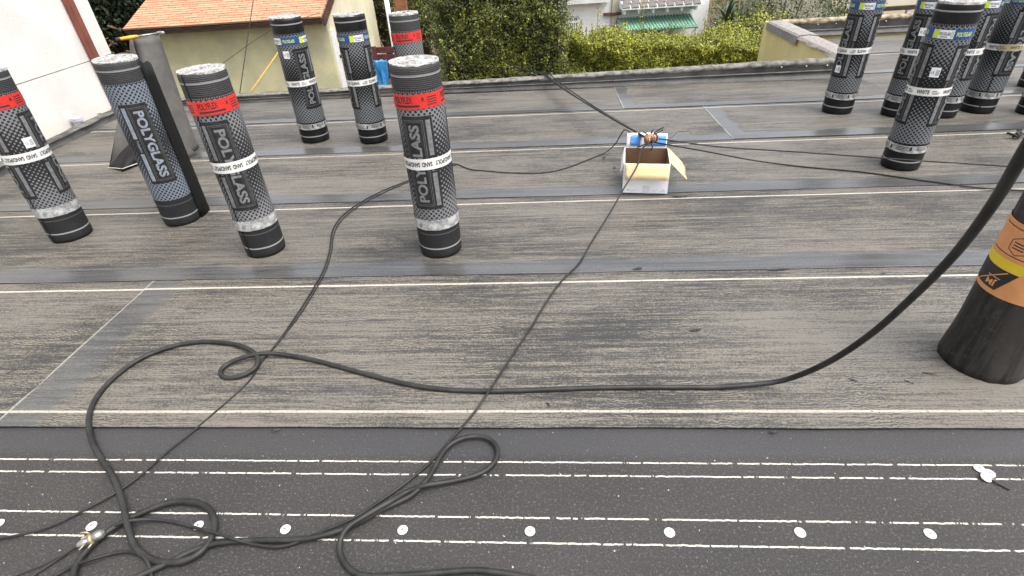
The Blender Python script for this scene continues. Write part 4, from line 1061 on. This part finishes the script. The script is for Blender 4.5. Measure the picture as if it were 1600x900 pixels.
def bush(name, c, rad, label, mat, n, seed, size=(.03, .06), cat='bush', group=None, trunk=True):
    e = empty(name, (c[0], c[1], -3), 0, label, cat, group); off = np.array([c[0], c[1], -3.0]); rad = np.array(rad)
    d = rng.normal(size=(n, 3)); d /= np.linalg.norm(d, axis=1)[:, None]
    lump = np.array([nz(q[0]*2.6+seed, q[1]*2.6, q[2]*2.6)*.5+nz(q[0]*6, q[1]*6+seed, q[2]*6)*.25 for q in d])
    rr_ = (1+lump*.55)*rng.uniform(.62, 1.0, n)**.5
    P = np.array(c)+d*rad*rr_[:, None]
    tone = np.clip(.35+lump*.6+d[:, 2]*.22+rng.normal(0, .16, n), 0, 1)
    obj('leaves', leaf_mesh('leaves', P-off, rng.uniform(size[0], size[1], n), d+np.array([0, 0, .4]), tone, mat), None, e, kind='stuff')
    bm = bmesh.new()
    for k in range(16):
        q = Vector((rng.normal(), rng.normal(), abs(rng.normal())+.2)).normalized()
        tip = Vector((c[0], c[1], c[2]))+Vector((q.x*rad[0], q.y*rad[1], q.z*rad[2]))*.75-Vector(off)
        b0 = Vector((rng.normal()*.06, rng.normal()*.06, 0)); tube_mesh('', spline([b0, b0.lerp(tip, .5)+Vector((0, 0, .2)), tip], .3), lambda i: .03 if i < 2 else .015, 6, bm=bm)
    obj('stems', bm, MT['twig'], e, smooth=True)
    return e
# shrubs right of the white house
c = GY(1150, 70, 10.6); bush('shrub', (c.x, c.y+.4, c.z-.45), (.75, .6, .75), 'bright yellow-green shrub left of the yellow parapet return', ML['lime'], 9000, 21)
c = GY(1200, 45, 12.0); bush('shrub', (c.x, c.y+.4, c.z-.55), (.85, .7, .85), 'yellow-green shrub behind the yellow parapet return', ML['lime'], 9000, 25)
c = GY(1245, 15, 12.6); bush('shrub', (c.x, c.y+.4, c.z-.40), (1.25, .8, 1.1), 'grey-green bush rising behind the back parapet', ML['grey'], 16000, 31)
c = GY(1180, 8, 15.0); bush('shrub', (c.x, c.y+.5, c.z-.3), (1.0, .8, 1.3), 'olive shrub beside the spiky yucca', ML['hedge'], 9000, 35)
c = GY(1390, 0, 13.5); bush('shrub', (c.x-.5, c.y+.5, c.z-.45), (.7, .6, .8), 'small green shrub in front of the beige house', ML['hedge'], 6000, 37)
# yucca
yc = GY(1136, 30, 13.0); ye = empty('yucca_plant', (yc.x, yc.y, -3), 0, 'spiky blue-green yucca beside the white house corner', 'plant')
zc = yc.z+3-.2
obj('stem', tube_mesh('stem', [Vector((0, 0, 0)), Vector((.03, 0, zc*.5)), Vector((0, 0, zc))], .09, 10), MT['twig'], ye, smooth=True)
bm = bmesh.new(); bmesh.ops.create_grid(bm, x_segments=1, y_segments=6, size=1)
for v in bm.verts:
    f = (v.co.y+1)/2; w_ = .030*(1-f)**.6+.001; v.co = Vector((v.co.x*w_, f*.62, .16*math.sin(f*1.9)-.14*f*f+.01*abs(v.co.x)))
LM = to_me('leaf', bm, ML['yucca'])
for k in range(90):
    o = child('leaf', LM, ye); o.location = (0, 0, zc+.12*random.random()); o.rotation_euler = (R(random.uniform(-40, 80)), 0, random.uniform(0, 6.28)); s_ = random.uniform(.7, 1.15); o.scale = (1.3, s_, s_)
# dark trees on the left, between the white building and the garage
def tree(px, py, Y, rad, label, mat, n, seed, size=(.06, .12)):
    c = GY(px, py, Y); e = empty('tree', (c.x, c.y, -3), 0, label, 'tree', None); off = np.array([c.x, c.y, -3.0])
    bm = bmesh.new(); H = c.z+3
    tube_mesh('', spline([Vector((0, 0, 0)), Vector((.1, .05, H*.5)), Vector((0, 0, H))], .3), lambda i: max(.04, .16-.012*i), 9, bm=bm)
    cl = []
    for k in range(22):
        q = Vector((rng.normal(), rng.normal(), rng.normal()*.8)).normalized()*rng.uniform(.4, 1); tip = Vector((q.x*rad[0], q.y*rad[1], H+q.z*rad[2])); cl.append(tip)
        b0 = Vector((0, 0, H*rng.uniform(.5, .9))); tube_mesh('', [b0, b0.lerp(tip, .5)+Vector((0, 0, .1)), tip], lambda i: (.05, .03, .012)[i], 6, bm=bm)
    obj('trunk', bm, MT['twig'], e, smooth=True)
    P = []; tn = []
    for tip in cl:
        m = n//22; s_ = rng.uniform(.35, .6); q = rng.normal(size=(m, 3)); q /= np.linalg.norm(q, axis=1)[:, None]; q *= (rng.random(m)**.4)[:, None]*s_
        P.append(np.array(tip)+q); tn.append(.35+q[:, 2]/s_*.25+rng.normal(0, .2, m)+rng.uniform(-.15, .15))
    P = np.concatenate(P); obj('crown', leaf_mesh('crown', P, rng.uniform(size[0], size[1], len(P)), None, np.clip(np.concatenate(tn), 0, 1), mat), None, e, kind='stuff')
tree(172, 10, 13.0, (.9, .8, 1.1), 'dark green tree between the white building and the terracotta roof', ML['dark'], 14000, 1)
tree(200, 5, 16.5, (1.6, 1.2, 1.8), 'dark shadowy tree behind the terracotta roof corner', ML['dark'], 14000, 2)
tree(590, 2, 19.0, (1.3, 1.0, 1.3), 'dusty olive tree behind the brown post', ML['hedge'], 9000, 4)
tree(655, 8, 14.5, (.8, .7, 1.1), 'olive tree beside the tall hedge', ML['hedge'], 10000, 5, (.04, .08))
# brushwood pile
bc_ = GY(176, 70, 10.6)
bp = empty('brush_pile', (bc_.x, bc_.y, -3), 0, 'brown heap of dead branches at the white building corner', 'brush pile')
bm = bmesh.new()
for k in range(260):
    p = Vector((rng.uniform(-.7, .25), rng.uniform(-.5, .8), rng.uniform(0, bc_.z+3.15))); q = Vector((rng.normal(), rng.normal(), rng.normal()*.35)).normalized()*rng.uniform(.2, .4)
    q.x = min(q.x, .1)
    tube_mesh('', [p, p+q*.5+Vector((0, 0, rng.normal()*.04)), p+q], rng.uniform(.006, .022), 5, bm=bm)
for v in bm.verts: v.co.z = max(v.co.z, 0)
obj('branches', bm, mottled('dead_wood', (.13, .085, .05), (.05, .035, .025), 6, .9, .1, 0), bp, kind='stuff')

# ------------------------------------------------------------------ garage with terracotta shingles
EA = GY(197, 49, 10.0); EB = GY(502, 26, 10.0)
gx0, gx1, ge = EA.x, EB.x, (EA.z+EB.z)/2
MT['olive_stucco'] = mottled('olive_stucco', (.57, .53, .33), (.43, .415, .28), 1.8, .92, .15, .5, 26, .01)
MT['pale_stucco'] = mottled('pale_stucco', (.70, .66, .48), (.62, .57, .40), 1.6, .92, .15, .4, 30, .008)
MT['fascia'] = mottled('fascia', (.11, .06, .04), (.07, .042, .032), 5, .7, .3, .1, 40)
gar = empty('garage', ((gx0+gx1)/2, 10.3, -3), 0, 'yellow stucco garage with a terracotta shingle roof beyond the parapet', 'building')
OG = Vector(((gx0+gx1)/2, 10.3, -3)); hw = (gx1-gx0)/2
slope = (GX(512, 0, gx1).z-ge)/(GX(512, 0, gx1).y-10.0); slope = max(.28, min(slope, .6)); RUN = 2.5
H = ge+3
boxo('wall', -hw+.10, hw-.03, 0, .18, 0, H+.02, MT['olive_stucco'], gar)
# gable wall looking right
bm = bmesh.new()
pr = [(0.181, 0), (2*RUN-.6, 0), (2*RUN-.6, H), (RUN-.3, H+slope*(RUN-.05)), (0.181, H+slope*.40)]
a = [bm.verts.new((hw-.035, y, z)) for y, z in pr]; b_ = [bm.verts.new((hw-.22, y, z)) for y, z in pr]
bm.faces.new(a); bm.faces.new(b_[::-1])
for i in range(5): bm.faces.new((a[i], b_[i], b_[(i+1) % 5], a[(i+1) % 5]))
bmesh.ops.recalc_face_normals(bm, faces=bm.faces[:]); obj('gable_wall', bm, MT['pale_stucco'], gar)
boxo('corner_board', hw-.028, hw-.008, .10, .34, 0, H-.25, MT['label_white'], gar)
boxo('wall_bracket', hw-.01, hw+.06, .30, .36, H-.75, H-.70, MT['twig'], gar)
# roof deck
def roofpt(x, d): return Vector((x, -.3+d*math.cos(math.atan(slope)), H+d*math.sin(math.atan(slope))))
RL = RUN/math.cos(math.atan(slope)); MRf = Matrix.Translation((0, -.3, H)) @ Matrix.Rotation(math.atan(slope), 4, 'X')
rf = boxo('roof', -hw, hw, 0, RL, -.05, 0.0, MT['fascia'], gar); rf.matrix_basis = MRf
M2 = Matrix.Translation((0, -.3+2*RUN, H)) @ Matrix.Rotation(math.pi, 4, 'Z') @ Matrix.Rotation(math.atan(slope), 4, 'X')
rb = boxo('roof', -hw, hw, 0, RL, -.05, .02, mottled('terracotta_far', (.36, .19, .12), (.30, .15, .095), 5), gar); rb.matrix_basis = M2
boxo('eave_board', -hw+.01, hw-.01, -.025, 0, -.095, -.045, MT['fascia'], rf)
boxo('eave_gutter', -hw, hw, -.03, .01, -.045, -.012, MT['flash'], rf)
MT['terracotta'] = None
def shingle_mat():
    M = Mat('terracotta', (.42, .22, .14), .85, .2); r_ = M.rnd(); c = M.coord()
    n = M.noise(c, 60, 4, .6)
    col = M.mix(r_, (.47, .268, .165), (.375, .20, .122)); col = M.mix(n.ss(.5, .8)*.35, col, (.26, .14, .10)); M.set('Base Color', col); M.bump(n, .3, .004); return M.m
SM = shingle_mat(); EXP = .085; TW = .26
bm = bmesh.new(); vsn = box(bm, 0, TW-.010, 0, EXP+.04, 0, .030)
for v in bm.verts:
    if v.co.y > .1: v.co.z -= .026
SHM = to_me('shingle', bm, SM)
nrow = 17; k = 0
for i in range(nrow):
    x = -hw - (TW/2 if i % 2 else .02)
    while x < hw-.02 and k < 300:
        o = child('shingle', SHM, rf); xx = max(x, -hw-.02); wd = min(x+TW, hw+.01)-xx
        if wd > .04:
            o.location = (xx, -.02+i*EXP+random.uniform(-.004, .004), .006+random.uniform(0, .003)); o.scale = (wd/TW, 1, 1); o.rotation_euler = (R(6.5), 0, R(random.uniform(-.3, .3))); k += 1
        x += TW
# courses further up: one part
bm = bmesh.new(); i = nrow
while (i+1)*EXP < RL-.05:
    x = -hw-(TW/2 if i % 2 else .02)
    while x < hw-.02:
        xx = max(x, -hw-.02); wd = min(x+TW, hw+.01)-xx
        if wd > .04: box(bm, xx, xx+wd-.006, i*EXP, i*EXP+EXP+.05, .004+.008, .020)
        x += TW
    i += 1
obj('shingle_courses', bm, SM, rf, kind='stuff')
# rake trim with little teeth on the gable
tb = bmesh.new()
for i in range(26):
    d_ = .05+i*.085; p = roofpt(hw+.012, d_); box(tb, p.x-.02, p.x+.02, p.y, p.y+.04, p.z-.15, p.z-.02)
obj('rake_trim', tb, MT['fascia'], gar)
# wires in front of the garage
lay('guy_wire', [GY(374, 150, 7.6), GY(384, 80, 7.9), GY(397, -8, 8.4)], .006, MT['wire'], 'dark upright wire in front of the garage wall', 'wire', step=.2, seg=6)
lay('guy_wire', [GY(330, 112, 7.8), GY(372, 82, 8.3), GY(425, 45, 8.9), GY(500, 20, 9.9)], .004, MT['wire'], 'thin slanting wire across the garage wall', 'wire', step=.2, seg=6)
lay('yellow_rope', [GY(387, 150, 7.4), GY(408, 120, 7.6), GY(433, 85, 7.9), GY(447, 62, 8.1)], .008, MT['yellow'], 'yellow rope rising from the parapet to the black roll', 'rope', step=.2, seg=6)

# ------------------------------------------------------------------ yard between garage and hedge
bp_ = GY(627, 10, 12.0)
pb = boxo('wooden_post', -.11, .11, -.11, .11, 0, 5.2, mottled('post_wood', (.27, .12, .055), (.18, .08, .04), 9, .8, .2, .4, 20, .01), None, .015, label='brown timber post left of the tall hedge', cat='post'); pb.location = (bp_.x, bp_.y, -3)
wp_ = GY(605, 8, 11.2)
e = empty('white_pole', (wp_.x, wp_.y, -3), 0, 'thin white pole with a cap next to the brown post', 'pole')
obj('shaft', tube_mesh('shaft', [Vector((0, 0, 0)), Vector((0, 0, 4.6))], .045, 12), MT['label_white'], e, smooth=True)
obj('cap', tube_mesh('cap', [Vector((0, 0, 4.6)), Vector((0, 0, 4.66))], .06, 12), MT['label_white'], e)
# blue tarp hanging over a dark red bench
tp = GY(592, 112, 9.3)
MT['tarp'] = mottled('tarp', (.05, .30, .62), (.03, .20, .46), 8, .35, .5, .3, 30, .01)
tarp_e = bmesh.new(); NXt, NZt = 26, 30; rows = []
for i in range(NXt+1):
    cc = []
    for j in range(NZt+1):
        x = (i/NXt-.5)*.34; f = j/NZt
        y = .06*nz(x*16, f*2.2)+.04*nz(x*30, f*5)-.05*(1-f); x2 = x*(.55+.45*f+.15*nz(f*4, 3)) + .03*nz(f*5, 1)
        cc.append(tarp_e.verts.new((x2, y-.25*max(0, f-.85), -.9+f*1.08+.03*nz(x*20, 2))))
    rows.append(cc)
for i in range(NXt):
    for j in range(NZt): tarp_e.faces.new((rows[i][j], rows[i+1][j], rows[i+1][j+1], rows[i][j+1]))
o = obj('tarp', tarp_e, MT['tarp'], label='crumpled blue tarp hanging on the dark red bench', cat='tarp', smooth=True); o.location = tp
md = o.modifiers.new('s', 'SOLIDIFY'); md.thickness = .004
bn = GY(612, 125, 9.6)
bench = empty('garden_bench', (bn.x+.05, bn.y, bn.z-.5), R(-15), 'dark red wooden bench under the blue tarp', 'bench')
MT['maroon'] = mottled('maroon', (.13, .045, .045), (.09, .03, .032), 8, .6, .3, .2, 30)
for i in range(4): boxo('slat', -.45, .45, -.22+i*.115, -.125+i*.115, .44, .47, MT['maroon'], bench, .004)
for i in range(4): boxo('slat', -.45, .45, .25, .275, .54+i*.115, .635+i*.115, MT['maroon'], bench, .004)
gz_ = -3-(bn.z-.5)
for sx in (-.42, .36):
    boxo('leg', sx, sx+.06, -.22, -.16, gz_, .44, MT['maroon'], bench); boxo('leg', sx, sx+.06, .18, .245, gz_, 1.0, MT['maroon'], bench)

# ------------------------------------------------------------------ white house with green awning
YH = 16.0
def hp(px, py): return GY(px, py, YH)
hl, hr = hp(870, 40).x-1.2, hp(1109, 0).x
MT['house_white'] = mottled('house_white', (.82, .815, .80), (.77, .765, .75), 1.5, .85, .2, .2, 40, .005)
MT['house_trim'] = mottled('house_trim', (.60, .60, .58), (.5, .5, .48), 4, .7, .2, .1, 40)
house = empty('white_house', ((hl+hr)/2, YH, -3), 0, 'white house with a green corrugated awning beyond the hedge', 'building')
OH = Vector(((hl+hr)/2, YH, -3))
boxo('wall', hl-OH.x, hr-OH.x, 0, 6, 0, 5.0, MT['house_white'], house)
def hbox(name, px0, py0, px1, py1, y0, y1, mat, parent=house, **k):
    a, b_ = hp(px0, py0)-OH, hp(px1, py1)-OH; off = parent.location if parent is not house else Vector((0, 0, 0))
    return boxo(name, min(a.x, b_.x), max(a.x, b_.x), y0, y1, min(a.z, b_.z), max(a.z, b_.z), mat, parent, **k)
# barred window
wn = hbox('window', 887, 25, 903, 58, -.03, -.002, MT['house_trim'])
a, b_ = hp(889.5, 28)-OH, hp(901, 58)-OH
boxo('pane', a.x, b_.x, -.045, -.032, b_.z, a.z, mottled('pane', (.12, .13, .14), (.2, .21, .22), 3, .15, .6, 0), wn)
for i in range(5): xx = a.x+(b_.x-a.x)*i/4; boxo('bar', xx-.014, xx+.014, -.09, -.06, b_.z, a.z, MT['house_white'], wn)
boxo('bar', a.x-.05, b_.x+.05, -.11, -.091, a.z-.12, a.z-.07, MT['house_white'], wn)
hbox('downpipe', 957, -20, 960.5, 60, -.09, -.01, mottled('pipe_olive', (.38, .36, .28), (.3, .28, .22), 4), bev=.0)
hbox('ledge', 943, 20, 969, 22.5, -.12, -.001, MT['fascia'])
hbox('ledge', 880, -3, 950, 1, -.35, -.001, MT['house_trim'])
for px in (893, 914, 940): hbox('corbel', px-1.5, 0, px+1.5, 5, -.28, -.001, MT['house_white'])
# pent roof strip with shingles and brackets
a, b_ = hp(966, 11)-OH, hp(1087, 2)-OH; pz = (a.z+b_.z)/2-.03
pr_ = empty('x'); bpy.data.objects.remove(pr_)
MT['grey_shingle'] = mottled('grey_shingle', (.17, .155, .145), (.11, .10, .092), 12, .9, .2, .4, 40, .01)
bm = bmesh.new(); x = a.x; vs_ = []
for (y, z) in ((-.55, pz), (-.55, pz+.04), (0, pz+.34), (0, pz)):
    vs_.append((y, z))
A1 = [bm.verts.new((a.x, y, z)) for y, z in vs_]; B1 = [bm.verts.new((b_.x, y, z)) for y, z in vs_]
for i in range(4): bm.faces.new((A1[i], B1[i], B1[(i+1) % 4], A1[(i+1) % 4]))
bm.faces.new(A1[::-1]); bm.faces.new(B1); bmesh.ops.recalc_face_normals(bm, faces=bm.faces[:])
pent = obj('pent_roof', bm, MT['house_white'], house)
n_ = int((b_.x-a.x)/.22)
bm = bmesh.new(); box(bm, 0, .205, 0, .2, 0, .014); PSM = to_me('shingle', bm, MT['grey_shingle'])
for i in range(n_):
    for j in range(4):
        o = child('shingle', PSM, pent); o.location = (a.x+i*(b_.x-a.x)/n_+(.05 if j % 2 else 0), -.565+j*.14, pz+.045+j*.077); o.rotation_euler = (math.atan2(.30, .55)-.03, 0, 0)
for i in range(6):
    xx = a.x+.1+i*(b_.x-a.x-.2)/5; boxo('bracket', xx-.025, xx+.025, -.42, -.001, pz-.12, pz-.002, MT['house_white'], house)
# awning: corrugated sheet
aw0, aw1 = hp(963, 29)-OH, hp(1079, 20)-OH; az = (aw0.z+aw1.z)/2
low = GY(1090, 40, YH-.75)-OH; lz = (GY(975, 47, YH-.75).z+3+low.z)/2
bm = bmesh.new(); NC = 96; top_ = []; bot = []
for i in range(NC+1):
    x = aw0.x+(aw1.x-aw0.x)*i/NC; h_ = .016*(1 if (i//2) % 2 else -1)
    top_.append(bm.verts.new((x, -.01, az+h_))); bot.append(bm.verts.new((x, -.75, lz+h_)))
for i in range(NC): bm.faces.new((bot[i], bot[i+1], top_[i+1], top_[i]))
awn = obj('awning', bm, mottled('awning_green', (.15, .29, .215), (.18, .33, .25), 6, .5, .4, 0), house); md = awn.modifiers.new('s', 'SOLIDIFY'); md.thickness = .006
boxo('awning_rail', aw0.x, aw1.x, -.77, -.745, lz-.055, lz-.028, mottled('rail_green', (.05, .13, .09), (.06, .15, .1)), awn)
for xx in (aw0.x+.03, aw1.x-.03):
    obj('awning_strut', tube_mesh('awning_strut', [Vector((xx, -.74, lz-.04)), Vector((xx, -.005, lz-.45))], .014, 6), MT['house_white'], awn)
hbox('doorway', 1008, 45, 1030, 75, -.012, -.001, MT['ink_black']); hbox('shutter', 1031, 46, 1048, 75, -.03, -.001, MT['house_trim'])
# beige house further right
bhs = empty('beige_house', (0, 0, 0), 0, 'beige house wall behind the back parapet and black rolls', 'building')
q0, q1 = GY(1296, 20, 17.0), GY(1640, 10, 17.0); OB = Vector(((q0.x+q1.x)/2, 17.0, -3)); bhs.location = OB
boxo('wall', q0.x-OB.x, q1.x-OB.x, 0, 5, 0, 5, mottled('beige', (.58, .53, .42), (.52, .47, .37), 2, .9, .2, .2, 40), bhs)
zb = GY(1400, 12, 17.0).z-OB.z
boxo('beam', q0.x-OB.x-.2, q1.x-OB.x, -.5, -.35, zb, zb+.10, MT['twig'], bhs)
for i in range(7): xx = q0.x-OB.x+.4+i*.8; boxo('post', xx, xx+.10, -.48, -.38, 0, zb, MT['house_trim'], bhs)
# small stack of timber by the back parapet
tk = G(1532, 78, ZR)
for i in range(3):
    o = boxo('timber_offcut', -.10, .10, -.03, .03, 0, .03, mottled('timber', (.40, .31, .20), (.30, .23, .15), 9), None, .003, label=['short pale timber offcut at the bottom of the small stack', 'short pale timber offcut in the middle of the small stack', 'short pale timber offcut on top of the small stack'][i], cat='timber')
    o.location = (tk.x+.24+.01*i, tk.y-.02, ZR+.0005+i*.0305); o.rotation_euler = (0, 0, R(-8+9*i))
